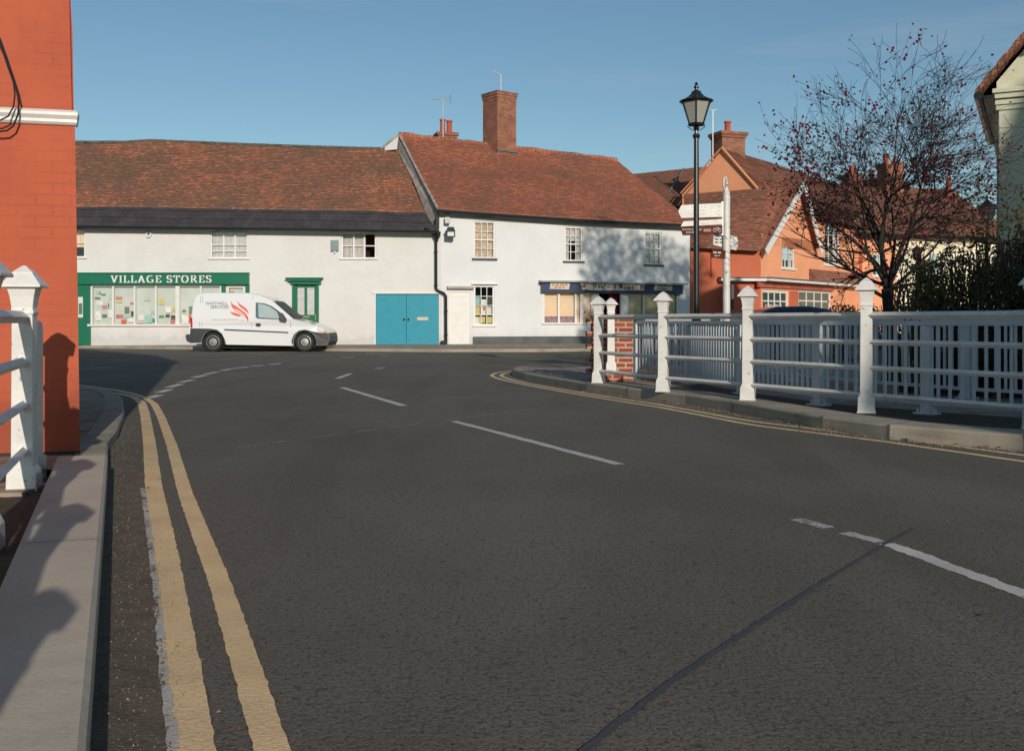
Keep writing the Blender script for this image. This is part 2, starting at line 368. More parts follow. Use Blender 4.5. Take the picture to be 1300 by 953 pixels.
def glass(name, tr=0.75, tint=(0.97, 0.97, 0.97), rough=0.02):
    t = NT(name)
    g = t.n('ShaderNodeBsdfGlossy'); g.inputs['Roughness'].default_value = rough; g.inputs[0].default_value = (0.9, 0.95, 1, 1)
    x = t.n('ShaderNodeBsdfTransparent'); x.inputs[0].default_value = (*tint, 1)
    fr = t.n('ShaderNodeFresnel'); fr.inputs[0].default_value = 1.5
    nz = t.noise(t.coord(), 2.5, 3); bp = t.bump(nz, 0.25, 0.02); t.l(bp, g.inputs['Normal']); t.l(bp, fr.inputs['Normal'])
    m = t.n('ShaderNodeMixShader'); ad = t.n('ShaderNodeMath', operation='ADD'); ad.inputs[1].default_value = 0.06; ad.use_clamp = True
    t.l(fr.outputs[0], ad.inputs[0]); t.l(ad.outputs[0], m.inputs[0]); t.l(x.outputs[0], m.inputs[1]); t.l(g.outputs[0], m.inputs[2]); t.l(m.outputs[0], t.out.inputs[0])
    return t.m
M['glass'] = glass('window glass')
M['glass_tint'] = glass('vehicle glass', tint=(0.35, 0.45, 0.45))
t = NT('lantern glass'); t.fin((0.55, 0.55, 0.48), 0.25); t.b.inputs['Transmission Weight'].default_value = 0.35; M['lantern'] = t.m
def leafm(name, c1, c2, tr=0.3, rough=0.5):
    t = NT(name); ob = t.coord()
    c = t.mix(t.ramp(t.noise(ob, 9, 3), [(0.35, 0), (0.65, 1)]), c1, c2)
    c = t.mix(t.ramp(t.noise(ob, 60, 1), [(0.4, 0), (0.6, 0.5)]), c, tuple(v * 0.6 for v in c1))
    t.fin(c, rough)
    tl = t.n('ShaderNodeBsdfTranslucent'); t.l(c, tl.inputs[0]); mx = t.n('ShaderNodeMixShader'); mx.inputs[0].default_value = tr
    t.l(t.b.outputs[0], mx.inputs[1]); t.l(tl.outputs[0], mx.inputs[2]); t.l(mx.outputs[0], t.out.inputs[0]); return t.m
M['bark'] = pm('bark', (0.032, 0.026, 0.022), 0.9, 0.4, 12, 0.8, 40)
M['leaf_red'] = leafm('dark red leaf', (0.13, 0.03, 0.032), (0.07, 0.018, 0.016))
M['berry'] = pm('crimson berry', (0.22, 0.015, 0.03), 0.75, 0.4, 20, spec=.15)
M['leaf_hedge'] = leafm('hedge leaf', (0.105, 0.118, 0.036), (0.165, 0.140, 0.050), .45)
M['leaf_dark'] = leafm('evergreen leaf', (0.015, 0.032, 0.012), (0.028, 0.05, 0.018), 0.15)
M['leaf_pale'] = leafm('variegated leaf', (0.30, 0.30, 0.17), (0.12, 0.15, 0.06), 0.3)
M['leaf_yellow'] = leafm('yellow leaf', (0.40, 0.36, 0.04), (0.25, 0.25, 0.04))
M['leaf_litter'] = leafm('fallen leaf', (0.30, 0.11, 0.04), (0.20, 0.12, 0.05))
M['stem'] = pm('hedge stem', (0.10, 0.065, 0.038), 0.9)
M['stone_bit'] = pm('grit', (0.26, 0.21, 0.16), 0.9, 0.6, 40)
POST = [pm('poster %d' % i, hx(c), 0.6, 0.25, 18) for i, c in enumerate([(225, 228, 220), (190, 205, 200), (205, 120, 140), (100, 120, 110), (215, 200, 130), (160, 205, 205), (60, 60, 62), (225, 90, 70), (70, 150, 110), (236, 236, 232)])]
M['pink_red'] = pm('flame decal', hx((235, 110, 100)), 0.3, 0.1)
M['peach'] = pm('peach decal', hx((246, 190, 165)), 0.3, 0.1)
M['grey_ink'] = pm('grey decal', (0.14, 0.14, 0.15), 0.4)
M['pale_ink'] = pm('pale grey decal', (0.50, 0.50, 0.50), 0.4)

# ------------------------------------------------------------------ lettering
def hull(pts):
    pts = sorted(set((round(a, 6), round(b, 6)) for a, b in pts))
    def half(ps):
        h = []
        for p in ps:
            while len(h) >= 2 and (h[-1][0] - h[-2][0]) * (p[1] - h[-2][1]) - (h[-1][1] - h[-2][1]) * (p[0] - h[-2][0]) <= 1e-12: h.pop()
            h.append(p)
        return h
    a = half(pts); b = half(pts[::-1]); return a[:-1] + b[:-1]
def arc(cx, cy, rx, ry, a0, a1, n=10): return [(cx + rx * cos(radians(a0 + (a1 - a0) * i / n)), cy + ry * sin(radians(a0 + (a1 - a0) * i / n))) for i in range(n + 1)]
SER = {
 'V': (0.86, [[(.16, 1), (.43, 0)], [(.43, 0), (.72, 1)]], [(.02, .33, 1), (.58, .86, 1)]),
 'I': (0.36, [[(.18, 0), (.18, 1)]], [(.02, .34, 0), (.02, .34, 1)]),
 'L': (0.70, [[(.2, 0), (.2, 1)], [(.2, 0), (.62, 0), (.64, .22)]], [(.04, .36, 1), (.04, .4, 0)]),
 'A': (0.86, [[(.14, 0), (.42, 1)], [(.42, 1), (.70, 0)], [(.24, .33), (.6, .33)]], [(.0, .28, 0), (.54, .86, 0)]),
 'G': (0.88, [arc(.44, .5, .34, .5, 55, 300), [(.72, .08), (.72, .38)]], [(.52, .86, .4)]),
 'E': (0.72, [[(.2, 0), (.2, 1)], [(.2, 1), (.6, 1), (.62, .8)], [(.2, .52), (.48, .52)], [(.2, 0), (.62, 0), (.65, .22)]], [(.04, .3, 1), (.04, .3, 0)]),
 'S': (0.66, [arc(.32, .74, .22, .26, 20, 270) + arc(.33, .26, .24, .26, 90, -160)], []),
 'T': (0.76, [[(.38, 0), (.38, 1)], [(.06, .78), (.08, 1), (.68, 1), (.7, .78)]], [(.2, .56, 0)]),
 'O': (0.90, [arc(.44, .5, .34, .5, 0, 360, 16)], []),
 'R': (0.84, [[(.2, 0), (.2, 1)], [(.2, 1)] + arc(.42, .75, .2, .25, 90, -90) + [(.2, .5)], [(.4, .5), (.74, 0)]], [(.04, .36, 1), (.04, .36, 0), (.64, .84, 0)]),
}
BLK = {
 'B': (0.95, [[(.22, .05), (.22, .9)], [(.05, .75), (.3, .95), (.7, .85), (.62, .55), (.25, .5)], [(.62, .5), (.8, .25), (.55, .03), (.1, .06)]]),
 'o': (0.62, [[(.14, .5), (.14, .12), (.3, .02), (.48, .14), (.48, .48), (.3, .62), (.14, .5)]]),
 'x': (0.56, [[(.08, .58), (.46, .04)], [(.08, .06), (.44, .58)], [(.1, .32), (.42, .32)]]),
 'f': (0.45, [[(.16, -.1), (.16, .85), (.36, .95)], [(.03, .6), (.38, .6)]]),
 'r': (0.45, [[(.14, .02), (.14, .6)], [(.14, .5), (.36, .62)]]),
 'd': (0.62, [[(.14, .5), (.14, .12), (.3, .02), (.48, .14), (.46, .55), (.1, .98)], [(.14, .5), (.46, .55)]]),
 'N': (1.0, [[(.2, .0), (.2, .85), (.05, .95)], [(.2, .85), (.5, .6), (.72, .1)], [(.74, .0), (.74, .8), (.95, .98)], [(.36, .1), (.36, .7)]]),
 'e': (0.55, [[(.44, .1), (.26, .02), (.13, .14), (.13, .5), (.3, .62), (.42, .46), (.15, .34)]]),
 'w': (0.82, [[(.12, .6), (.12, .12), (.26, .02), (.4, .12), (.4, .6)], [(.4, .12), (.54, .02), (.68, .14), (.68, .62)]]),
 's': (0.5, [[(.4, .55), (.24, .62), (.12, .48), (.4, .2), (.26, .02), (.08, .08)]]),
}
def letters(F, text, font, u0, u1, z0, h, d, mat, parent, name='lettering', nib=None, skew=0.0, gap=0.12):
    mb = MB(); fm = SER if font == 'serif' else BLK
    wid = sum((fm[c][0] + gap) if c in fm else 0.45 for c in text) - gap
    k = (u1 - u0) / wid; x = u0; dd = 0
    for c in text:
        if c not in fm: x += 0.45 * k; continue
        g = fm[c]
        nb = nib or ([(-.085, -.045), (.085, -.045), (.085, .045), (-.085, .045)] if font == 'serif' else [(-.07, -.05), (.07, .05), (.07, .09), (-.07, -.01)])
        for st in g[1]:
            for a, b_ in zip(st[:-1], st[1:]):
                pts = hull([(q[0] + n[0], max(0.045, min(.955, q[1])) + n[1] if font == 'serif' else q[1] + n[1]) for q in (a, b_) for n in nb])
                dd += 1
                mb.face([F.pt(x + (p[0] + skew * p[1]) * k, d + 0.0004 * dd, z0 + p[1] * h) for p in pts])
        if font == 'serif':
            for (a, b_, y) in g[2]:
                y = .045 if y < .2 else (.955 if y > .8 else y); dd += 1
                mb.face([F.pt(x + q * k, d + 0.0004 * dd, z0 + (y + e) * h) for q, e in ((a, -.045), (b_, -.045), (b_, .045), (a, .045))])
        x += (g[0] + gap) * k
    return mb.build(name, mat, parent)
def plain_text(F, text, u0, u1, z0, h, d, mat, parent, name='lettering', bold=0.0):
    cu = bpy.data.curves.new('t', 'FONT'); cu.body = text; cu.size = 1; cu.offset = bold; cu.resolution_u = 2
    ob = bpy.data.objects.new('t', cu); COL.objects.link(ob)
    dg = bpy.context.evaluated_depsgraph_get(); me = bpy.data.meshes.new_from_object(ob.evaluated_get(dg))
    bpy.data.objects.remove(ob); bpy.data.curves.remove(cu)
    xs = [v.co.x for v in me.vertices]; ys = [v.co.y for v in me.vertices]
    x0, x1, y0, y1 = min(xs), max(xs), min(ys), max(ys)
    mb = MB()
    vv = [F.pt(u0 + (v.co.x - x0) / (x1 - x0) * (u1 - u0), d, z0 + (v.co.y - y0) / (y1 - y0) * h) for v in me.vertices]
    for p in me.polygons: mb.face([vv[i] for i in p.vertices])
    bpy.data.meshes.remove(me)
    return mb.build(name, mat, parent)
def dashes(F, u0, u1, z, h, d, mb, word=0.06, rnd=None):
    u = u0
    while u < u1:
        w = word * random.uniform(.6, 1.6); mb.face([F.pt(u, d, z), F.pt(min(u + w, u1), d, z), F.pt(min(u + w, u1), d, z + h), F.pt(u, d, z + h)]); u += w + word * 0.4

# ------------------------------------------------------------------ building helpers
def wall(mb, F, u0, u1, z0, zt0, zt1, holes=(), mi=0, rev=0.11, d=0.0):
    us = sorted(set([u0, u1] + [v for h in holes for v in (h[0], h[1])]))
    zs = sorted(set([z0] + [v for h in holes for v in (h[2], h[3])]))
    zt = lambda u: zt0 + (zt1 - zt0) * (u - u0) / (u1 - u0)
    zs.append(None)
    for a, b in zip(us[:-1], us[1:]):
        for i in range(len(zs) - 1):
            za, zb = zs[i], zs[i + 1]
            zm = za + 0.01 if zb is None else (za + zb) / 2
            if any(h[0] - 1e-6 <= a and b <= h[1] + 1e-6 and h[2] < zm < h[3] for h in holes): continue
            ta = zt(a) if zb is None else zb; tb = zt(b) if zb is None else zb
            mb.face([F.pt(a, d, za), F.pt(b, d, za), F.pt(b, d, tb), F.pt(a, d, ta)], None, mi)
    for h in holes:
        a, b, e, f = h[:4]
        mb.face([F.pt(a, d, e), F.pt(a, d, f), F.pt(a, d - rev, f), F.pt(a, d - rev, e)], None, mi)
        mb.face([F.pt(b, d, e), F.pt(b, d - rev, e), F.pt(b, d - rev, f), F.pt(b, d, f)], None, mi)
        mb.face([F.pt(a, d, f), F.pt(b, d, f), F.pt(b, d - rev, f), F.pt(a, d - rev, f)], None, mi)
        mb.face([F.pt(a, d, e), F.pt(a, d - rev, e), F.pt(b, d - rev, e), F.pt(b, d, e)], None, mi)
def roof_mesh(name, eave, ridge, rows, mat, parent, nu=40, step=0.020, sag=0.0, wav=0.02, t0=0.0, t1=1.0, seed=0.0, lift=0.0):
    """stepped tile courses between two polylines of equal length"""
    def lin(pl, s):
        s = max(0.0, min(1.0, s)) * (len(pl) - 1); i = min(int(s), len(pl) - 2); return pl[i].lerp(pl[i + 1], s - i)
    L = [0.0]
    for i in range(nu): L.append(L[-1] + (lin(eave, (i + 1) / nu) - lin(eave, i / nu)).length)
    H = (lin(ridge, .5) - lin(eave, .5)).length
    def pos(i, t):
        s = i / nu; e = lin(eave, s); r = lin(ridge, s); p = e.lerp(r, t)
        n = (lin(eave, min(1, s + .01)) - lin(eave, max(0, s - .01))).cross(r - e).normalized()
        w = wav * (noise.noise(Vector((L[i] * 0.35 + seed, t * H * 0.5, seed))) * 1.6 + 0.5 * noise.noise(Vector((L[i] * 1.1, t * H * 1.3, seed + 5))))
        fade = min(1, t * 8, 1) 
        return p + n * (w * fade - sag * 4 * t * (1 - t) + lift), n
    mb = MB(); prev = None
    for r in range(rows):
        a = t0 + (t1 - t0) * r / rows; b = t0 + (t1 - t0) * (r + 1) / rows
        lo = []; hi = []
        for i in range(nu + 1):
            p, n = pos(i, a); lo.append(p + n * (step * (1 + 0.5 * noise.noise(Vector((L[i] * 6, r * 3.1, seed))))))
            hi.append(pos(i, b)[0])
        for i in range(nu):
            uv = [(L[i], r * .1), (L[i + 1], r * .1), (L[i + 1], r * .1 + .1), (L[i], r * .1 + .1)]
            mb.face([lo[i], lo[i + 1], hi[i + 1], hi[i]], uv)
            q = prev if prev else [v - Vector((0, 0, .05)) for v in lo]
            mb.face([q[i], q[i + 1], lo[i + 1], lo[i]], [(L[i], r * .1), (L[i + 1], r * .1), (L[i + 1], r * .1 + .01), (L[i], r * .1 + .01)])
        prev = hi
    return mb.build(name, mat, parent)
def window(F, parent, wall_holes, px0, py0, px1, py1, cols, rows_, mat_frame, curtain=None, sill=None, depth=0.09, split=None, name='window', bar=0.022, fr=0.05, colw=None, label=None, pane_mat=None, cdepth=0.05, rowh=None):
    """casement / sash window cut where it appears in the photograph"""
    uc = (px0 + px1) / 2
    u0, u1 = F.u(px0), F.u(px1); z0, z1 = F.z(uc, py1), F.z(uc, py0)
    wall_holes.append((u0, u1, z0, z1))
    def make():
        f = MB(); da, db = -depth, -depth + 0.05
        f.box(F, u0, u0 + fr, da, db, z0, z1); f.box(F, u1 - fr, u1, da, db, z0, z1)
        f.box(F, u0 + fr, u1 - fr, da, db, z0, z0 + fr); f.box(F, u0 + fr, u1 - fr, da, db, z1 - fr, z1)
        iu0, iu1, iz0, iz1 = u0 + fr, u1 - fr, z0 + fr, z1 - fr
        cs = colw or [i / cols for i in range(1, cols)]
        for c in cs:
            x = iu0 + (iu1 - iu0) * c; w = bar * (1.6 if split == 'mullion' else 1)
            f.box(F, x - w / 2, x + w / 2, da + .004, db - .006, iz0, iz1)
        rs = rowh or [i / rows_ for i in range(1, rows_)]
        for r in rs:
            y = iz0 + (iz1 - iz0) * r; w = bar * (1.9 if (split == 'sash' and abs(r - .5) < .01) else 1)
            f.box(F, iu0, iu1, da + .008, db - .009 + (0.012 if w > bar else 0), y - w / 2, y + w / 2)
        o = f.build(name, mat_frame, parent)
        if label: o['label'] = label
        g = MB(); g.face([F.pt(iu0, da + .02, iz0), F.pt(iu1, da + .02, iz0), F.pt(iu1, da + .02, iz1), F.pt(iu0, da + .02, iz1)])
        g.build('pane', pane_mat or M['glass'], o)
        if curtain:
            for k, (a, b, e, h, m) in enumerate(curtain):
                cb = MB(); n = 24; A = iu0 + (iu1 - iu0) * a; B = iu0 + (iu1 - iu0) * b
                for i in range(n):
                    xa, xb = A + (B - A) * i / n, A + (B - A) * (i + 1) / n
                    wv = lambda q: -depth - cdepth + 0.012 * sin(q * 45)
                    zz0, zz1 = iz0 + (iz1 - iz0) * e, iz0 + (iz1 - iz0) * h
                    cb.face([F.pt(xa, wv(xa), zz0), F.pt(xb, wv(xb), zz0), F.pt(xb, wv(xb), zz1), F.pt(xa, wv(xa), zz1)])
                cb.build('curtain', m, o)
        if sill:
            sb = MB(); sb.box(F, u0 - .07, u1 + .07, -depth - .01, .06, z0 - sill[1], z0 + .004); sb.build('sill', sill[0], o)
        return o
    return make
def chimney(F, hw, hd, z0, z1, parent, mat, pots=(), corbel=2, name='chimney', corb=0.045):
    c = MB(); c.box(F, -hw, hw, -hd, hd, z0, z1 - .24)
    for k in range(corbel):
        e = corb * (k + 1); c.box(F, -hw - e, hw + e, -hd - e, hd + e, z1 - .24 + .11 * k, z1 - .24 + .11 * (k + 1) if k < corbel - 1 else z1)
    o = c.build(name, mat, parent)
    for (pu, pd, r, h) in pots:
        b = MB(); b.lathe(F.pt(pu, pd, z1 - .01), [(r, 0), (r * .92, h * .5), (r * .9, h * .85), (r * 1.12, h * .88), (r * 1.12, h), (r * .8, h)], 14, sm=True)
        b.build('chimney_pot', M['pot'], o)
    return o

# ================================================================== SETTING
# ground far beyond, road sheet
g = MB(); g.face([(-900, -900, -.05), (900, -900, -.05), (900, 1400, -.05), (-900, 1400, -.05)])
tag(g.build('ground', M['soil']), kind='structure')
g = MB(); ys = [-40, -10, 0, 6, 12] + [18 + .75 * i for i in range(17)] + [36, 60, 90]
for a, b in zip(ys[:-1], ys[1:]): g.face([(-70, a, gz(a)), (70, a, gz(a)), (70, b, gz(b)), (-70, b, gz(b))])
tag(g.build('road', M['asphalt']), kind='structure')

def strip(name, pix, w, mat, jit=0.004, extra=None, h=0.002, world=None, closed=False):
    """painted line on the road of constant width along a polyline of pixels or points"""
    pts = [G(*p) for p in pix] if pix else [Vector((p[0], p[1], 0)) for p in world]
    fine = []
    for a, b in zip(pts[:-1], pts[1:]):
        n = max(1, int((b - a).length / (0.03 if (a.y < 9) else 0.12)))
        fine += [a.lerp(b, i / n) for i in range(n)]
    fine.append(pts[-1])
    # smooth
    for _ in range(6 if len(pts) > 3 else 0):
        fine = [fine[0]] + [(fine[i - 1] + fine[i] * 2 + fine[i + 1]) / 4 for i in range(1, len(fine) - 1)] + [fine[-1]]
    L = []; R = []
    for i, p in enumerate(fine):
        a = fine[max(i - 1, 0)]; b = fine[min(i + 1, len(fine) - 1)]; t_ = (b - a); t_.z = 0; t_.normalize(); n = Vector((-t_.y, t_.x, 0))
        ww = w / 2
        L.append(p + n * (ww + jit * (1.1 * noise.noise(p * 14) + .5 * random.uniform(-1, 1)))); R.append(p - n * (ww + jit * (1.1 * noise.noise(p * 14 + Vector((9, 3, 1))) + .5 * random.uniform(-1, 1))))
    m = MB()
    for i in range(len(fine) - 1):
        q = [L[i], R[i], R[i + 1], L[i + 1]]
        m.face([Vector((v.x, v.y, gz(v.y) + h)) for v in q])
    return tag(m.build(name, mat), kind='structure')
strip('yellow_line', [(257, 1080), (247, 953), (234, 863), (211.5, 705), (195, 617), (189.5, 560), (184, 525), (180, 511), (170, 503.5), (156, 500.5), (131, 496.5), (102, 493.4), (20, 486)], 0.098, M['yellow'])
strip('yellow_line', [(385, 1080), (346, 953), (318, 863), (280, 742), (236, 628), (218, 565), (205, 530), (196, 513), (185, 505), (170, 500), (145, 494.5), (102, 489), (20, 481)], 0.082, M['yellow'])
strip('white_edge_line', [(221, 953), (209, 863), (200, 760), (190, 680), (181, 620)], 0.026, M['ghost_paint'], 0.005, h=0.003)
strip('yellow_line', [(662, 469.8), (645, 471), (630, 473), (622.8, 476.3), (630, 480), (641, 483), (671, 489.3), (719, 498), (768, 506.3), (838, 517), (954, 539.5), (1127, 561), (1300, 585.8), (1500, 616)], 0.075, M['yellow'])
strip('yellow_line', [(662, 471.6), (650, 472.6), (640, 474), (635, 476.3), (640, 479.2), (650, 482.2), (671, 486.8), (719, 495.2), (768, 503.4), (838, 513.6), (954, 535), (1127, 555), (1300, 578), (1500, 606)], 0.075, M['yellow'])
k = 3.611
for (a, b) in [((355, 290), (410, 275)), ((400, 265), (455, 250)), ((445, 242), (505, 225)), ((500, 218), (560, 206)), ((560, 197), (618, 184)), ((617, 180), (672, 170)), ((688, 164), (738, 156)), ((750, 154), (812, 147)), ((830, 144), (885, 139)), ((912, 137), (962, 130))]:
    strip('give_way_dash', [(90 + a[0] / k, 425 + a[1] / k), (90 + b[0] / k, 425 + b[1] / k)], 0.13, M['white_paint'])
for (a, b) in [((1010, 128), (1060, 124)), ((1070, 121), (1150, 118)), ((640, 88), (830, 92)), ((1060, 96), (1170, 95)), ((1235, 103), (1300, 102)), ((50, 157), (190, 149))]:
    strip('road_dash', [(90 + a[0] / k, 425 + a[1] / k), (90 + b[0] / k, 425 + b[1] / k)], 0.1, M['white_paint' if a[0] < 60 or a[0] > 1200 else 'faint_paint'])
k = 3.421
for (a, b, m) in [((110, 98), (165, 98), 'white_paint'), ((220, 83), (325, 85), 'white_paint'), ((275, 94), (315, 94), 'white_paint'), ((380, 90), (500, 87), 'faint_paint'), ((660, 84), (780, 84), 'faint_paint'), ((265, 147), (300, 142), 'white_paint'), ((95, 190), (155, 168), 'white_paint'), ((115, 228), (385, 308), 'white_paint')]:
    strip('road_dash', [(400 + a[0] / k, 425 + a[1] / k), (400 + b[0] / k, 425 + b[1] / k)], 0.1, M[m])
strip('centre_dash', [(576, 534.6), (786.5, 589.4)], 0.085, M['white_paint'], 0.01)
strip('centre_dash', [(1011, 658.7), (1052, 670)], 0.08, M['ghost_paint'], 0.012)
strip('centre_dash', [(1072, 676), (1118, 688)], 0.075, M['ghost_paint'], 0.012)
strip('centre_dash', [(1127, 690), (1300, 754), (1460, 814)], 0.085, M['white_paint'], 0.012)
strip('road_joint', [(285, 570), (420, 552), (560, 534), (700, 516)], 0.035, M['faint_paint'], 0.012, h=0.0015)  # thin pale line across the road
strip('tar_seam', [(640, 1040), (742, 953), (800, 906), (860, 860), (950, 800), (1040, 742)], 0.022, M['tar'], 0.004, h=0.0032)  # diagonal shadow painted on the road as a thin dark strip
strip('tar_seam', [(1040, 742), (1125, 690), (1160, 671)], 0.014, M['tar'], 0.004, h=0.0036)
# gutter grime beside left kerb
def kx(y): return -0.065 - 0.385 * y
m = MB(); yy = [-3 + .25 * i for i in range(46)]
for a, b in zip(yy[:-1], yy[1:]):
    wa = .30 + .05 * noise.noise(Vector((a * 2, 0, 0))); wb = .30 + .05 * noise.noise(Vector((b * 2, 0, 0)))
    m.face([(kx(a), a, .001), (kx(a) + wa, a, .001), (kx(b) + wb, b, .001), (kx(b), b, .001)])
tag(m.build('gutter_channel', M['gutter_dirt']), kind='structure')

# ---- left kerb beam (concrete coping) and kerb beyond
def ribbon_slab(m, edge, inner, z0, z1, chamf=0.015, n_sub=1):
    for i in range(len(edge) - 1):
        a, b, c, d = edge[i], edge[i + 1], inner[i + 1], inner[i]
        ch = chamf
        def v(p, q, z, t_): e = Vector((p[0] + (q[0] - p[0]) * t_, p[1] + (q[1] - p[1]) * t_, z)); return e
        wid = max(.05, sqrt((a[0] - d[0]) ** 2 + (a[1] - d[1]) ** 2)); t_ = ch / wid
        m.face([v(a, d, z0, 0), v(b, c, z0, 0), v(b, c, z1 - ch, 0), v(a, d, z1 - ch, 0)])
        m.face([v(a, d, z1 - ch, 0), v(b, c, z1 - ch, 0), v(b, c, z1, t_), v(a, d, z1, t_)])
        m.face([v(a, d, z1, t_), v(b, c, z1, t_), v(b, c, z1, 1), v(a, d, z1, 1)])
        m.face([v(a, d, z1, 1), v(b, c, z1, 1), v(b, c, z0, 1), v(a, d, z0, 1)])
    for i, s_ in ((0, 1), (-1, -1)):
        a, d = edge[i], inner[i]; m.face([(a[0], a[1], z0), (a[0], a[1], z1 - chamf), (d[0], d[1], z1), (d[0], d[1], z0)][::s_])
m = MB()
for (a, b) in ((-3.0, -.6), (-.594, 1.75), (1.756, 4.0), (4.006, 6.5)):
    ribbon_slab(m, [(kx(a), a), (kx(b), b)], [(kx(a) - .275, a - .09), (kx(b) - .275, b - .09)], -.03, .15)
tag(m.build('kerb', M['beam']), kind='structure')
ke = [(-2.57, 6.51), (-3.1, 7.85), (-3.32, 8.6), (-4.0, 10.57), (-4.64, 12.2), (-4.95, 12.9), (-5.4, 13.7), (-6.2, 14.5), (-9.0, 16.4), (-14, 19), (-40, 31)]
ki = [(-2.78, 6.47), (-3.28, 7.75), (-3.5, 8.5), (-4.18, 10.5), (-4.81, 12.1), (-5.1, 12.75), (-5.52, 13.52), (-6.3, 14.33), (-9.1, 16.2), (-14.1, 18.8), (-40, 30.8)]
m = MB(); ribbon_slab(m, ke, ki, -.03, .085)
tag(m.build('kerb', M['kerb']), kind='structure')
m = MB(); poly = [(-2.8, 6.35)] + [(x + .002, y - .002) for x, y in ki] + [(-40, 6.35)]
m.face([(x, y, .078) for x, y in poly])
tag(m.build('pavement', M['paving']), kind='structure')
m = MB()
for i in range(40):
    a = -6 + 12.34 * i / 40; b = -6 + 12.34 * (i + 1) / 40
    for j in range(14):
        u0 = -.28 - j * .35; u1 = u0 - .35
        f = lambda u, y: Vector((kx(y) + u, y, .03 + .03 * noise.noise(Vector((u * 3, y * 3, 0)))))
        m.face([f(u0, a), f(u0, b), f(u1, b), f(u1, a)])
tag(m.build('soil_verge', M['soil']), kind='structure')
m = MB(); m.box(WORLD, -3.7, -2.7, -6.02, -5.66, -.02, .05)
tag(m.build('stone_slab', M['paving']), kind='structure')

# ---- right island pavement, kerb
re_ = [(662, 472), (655, 473), (650, 475.5), (656, 478.5), (667.5, 482), (703, 488.5), (732, 493.8), (745, 496.3)]
re_w = [(G(*p).x, G(*p).y) for p in re_]
be = [re_w[-1], (1.515, 13.4), (2.08, 12.2), (2.41, 11.2), (2.855, 9.42), (3.18, 8.63), (3.92, 7.83), (5.2, 6.7), (7.5, 5.0), (12, 2.0), (20, -3)]
back = [(.7, 19.3), (1.6, 19.9), (3.5, 20.4), (8, 21), (30, 23)]
def kerb_joints(pl, w, z, name):
    m_ = MB()
    for a, b_ in zip(pl[:-1], pl[1:]):
        l = sqrt((b_[0] - a[0]) ** 2 + (b_[1] - a[1]) ** 2); n_ = max(1, int(l / .92))
        tx, ty = (b_[0] - a[0]) / l, (b_[1] - a[1]) / l
        for i in range(n_):
            x, y = a[0] + tx * l * i / n_, a[1] + ty * l * i / n_; F_ = Fr(x, y, atan2(ty, tx)); m_.box(F_, -.004, .004, -w, .0025, -.02, z + .0015)
    return tag(m_.build(name, M['gutter_dirt']), kind='structure')
def inset(pl, w):
    out = []
    for i, p in enumerate(pl):
        a = pl[max(i - 1, 0)]; b = pl[min(i + 1, len(pl) - 1)]; tx, ty = b[0] - a[0], b[1] - a[1]; l = sqrt(tx * tx + ty * ty)
        out.append((p[0] - ty / l * w, p[1] + tx / l * w))
    return out
m = MB(); ribbon_slab(m, re_w, inset(re_w, .14), -.03, .115, .02); tag(m.build('kerb', M['kerb']), kind='structure')
bi = inset(be, .42)
m = MB(); ribbon_slab(m, be, bi, -.03, .125, .02); tag(m.build('kerb', M['kerb']), kind='structure')
kerb_joints(be, .40, .125, 'kerb_joints')
m = MB(); poly = inset(re_w, .138)[0:-1] + inset(be, .418)
poly = poly + [(30, -3), (30, 23), (8, 21), (3.5, 20.4), (1.6, 19.9), (.7, 19.3)]
m.face([(x, y, .11) for x, y in poly])
m.face([(30, 23, .11), (30, 23, -.03), (8, 21, -.03), (8, 21, .11)]); m.face([(8, 21, .11), (8, 21, -.03), (.7, 19.3, -.03), (.7, 19.3, .11)])
tag(m.build('pavement', M['paving']), kind='structure')
# ---- far pavement in front of the shops
fe = [(-60, 35.2), (-14.8, 35.0), (-10.2, 33.3), (-5.5, 31.5), (-2.1, 30.6), (0.8, 30.7), (2.6, 31.6), (5.5, 33.6), (9, 35.2), (16, 37.5), (40, 44)]
fi = [(-60, 37), (-14.8, 36.3), (-10.2, 36.3), (-5.5, 36.3), (-2.1, 36.3), (0.8, 37), (2.6, 38), (5.5, 40), (9, 42), (16, 46), (40, 52)]
m = MB(); fk = inset(fe, .14)
for i in range(len(fe) - 1):
    m.face([(*fk[i], .15), (*fk[i + 1], .15), (*fi[i + 1], .20), (*fi[i], .20)])
tag(m.build('pavement', M['paving']), kind='structure')
m = MB(); ribbon_slab(m, fe, fk, 0, .155, .015); tag(m.build('kerb', M['kerb']), kind='structure')

# ================================================================== LEFT TERRACOTTA HOUSE
LH = Fr(-2.985, 7.08, radians(14))
house = thing('terracotta_house', (-3.0, 7.2, .08), 'terracotta painted brick house with a white moulded band at the left edge of the picture', 'house')
zb = 2.395
m = MB()
bx, by = -5.35, 11.6   # back corner
def q3(p, z): return Vector((p[0], p[1], z))
A0 = LH.pt(-9, 0, 0); A1 = LH.pt(0, 0, 0)
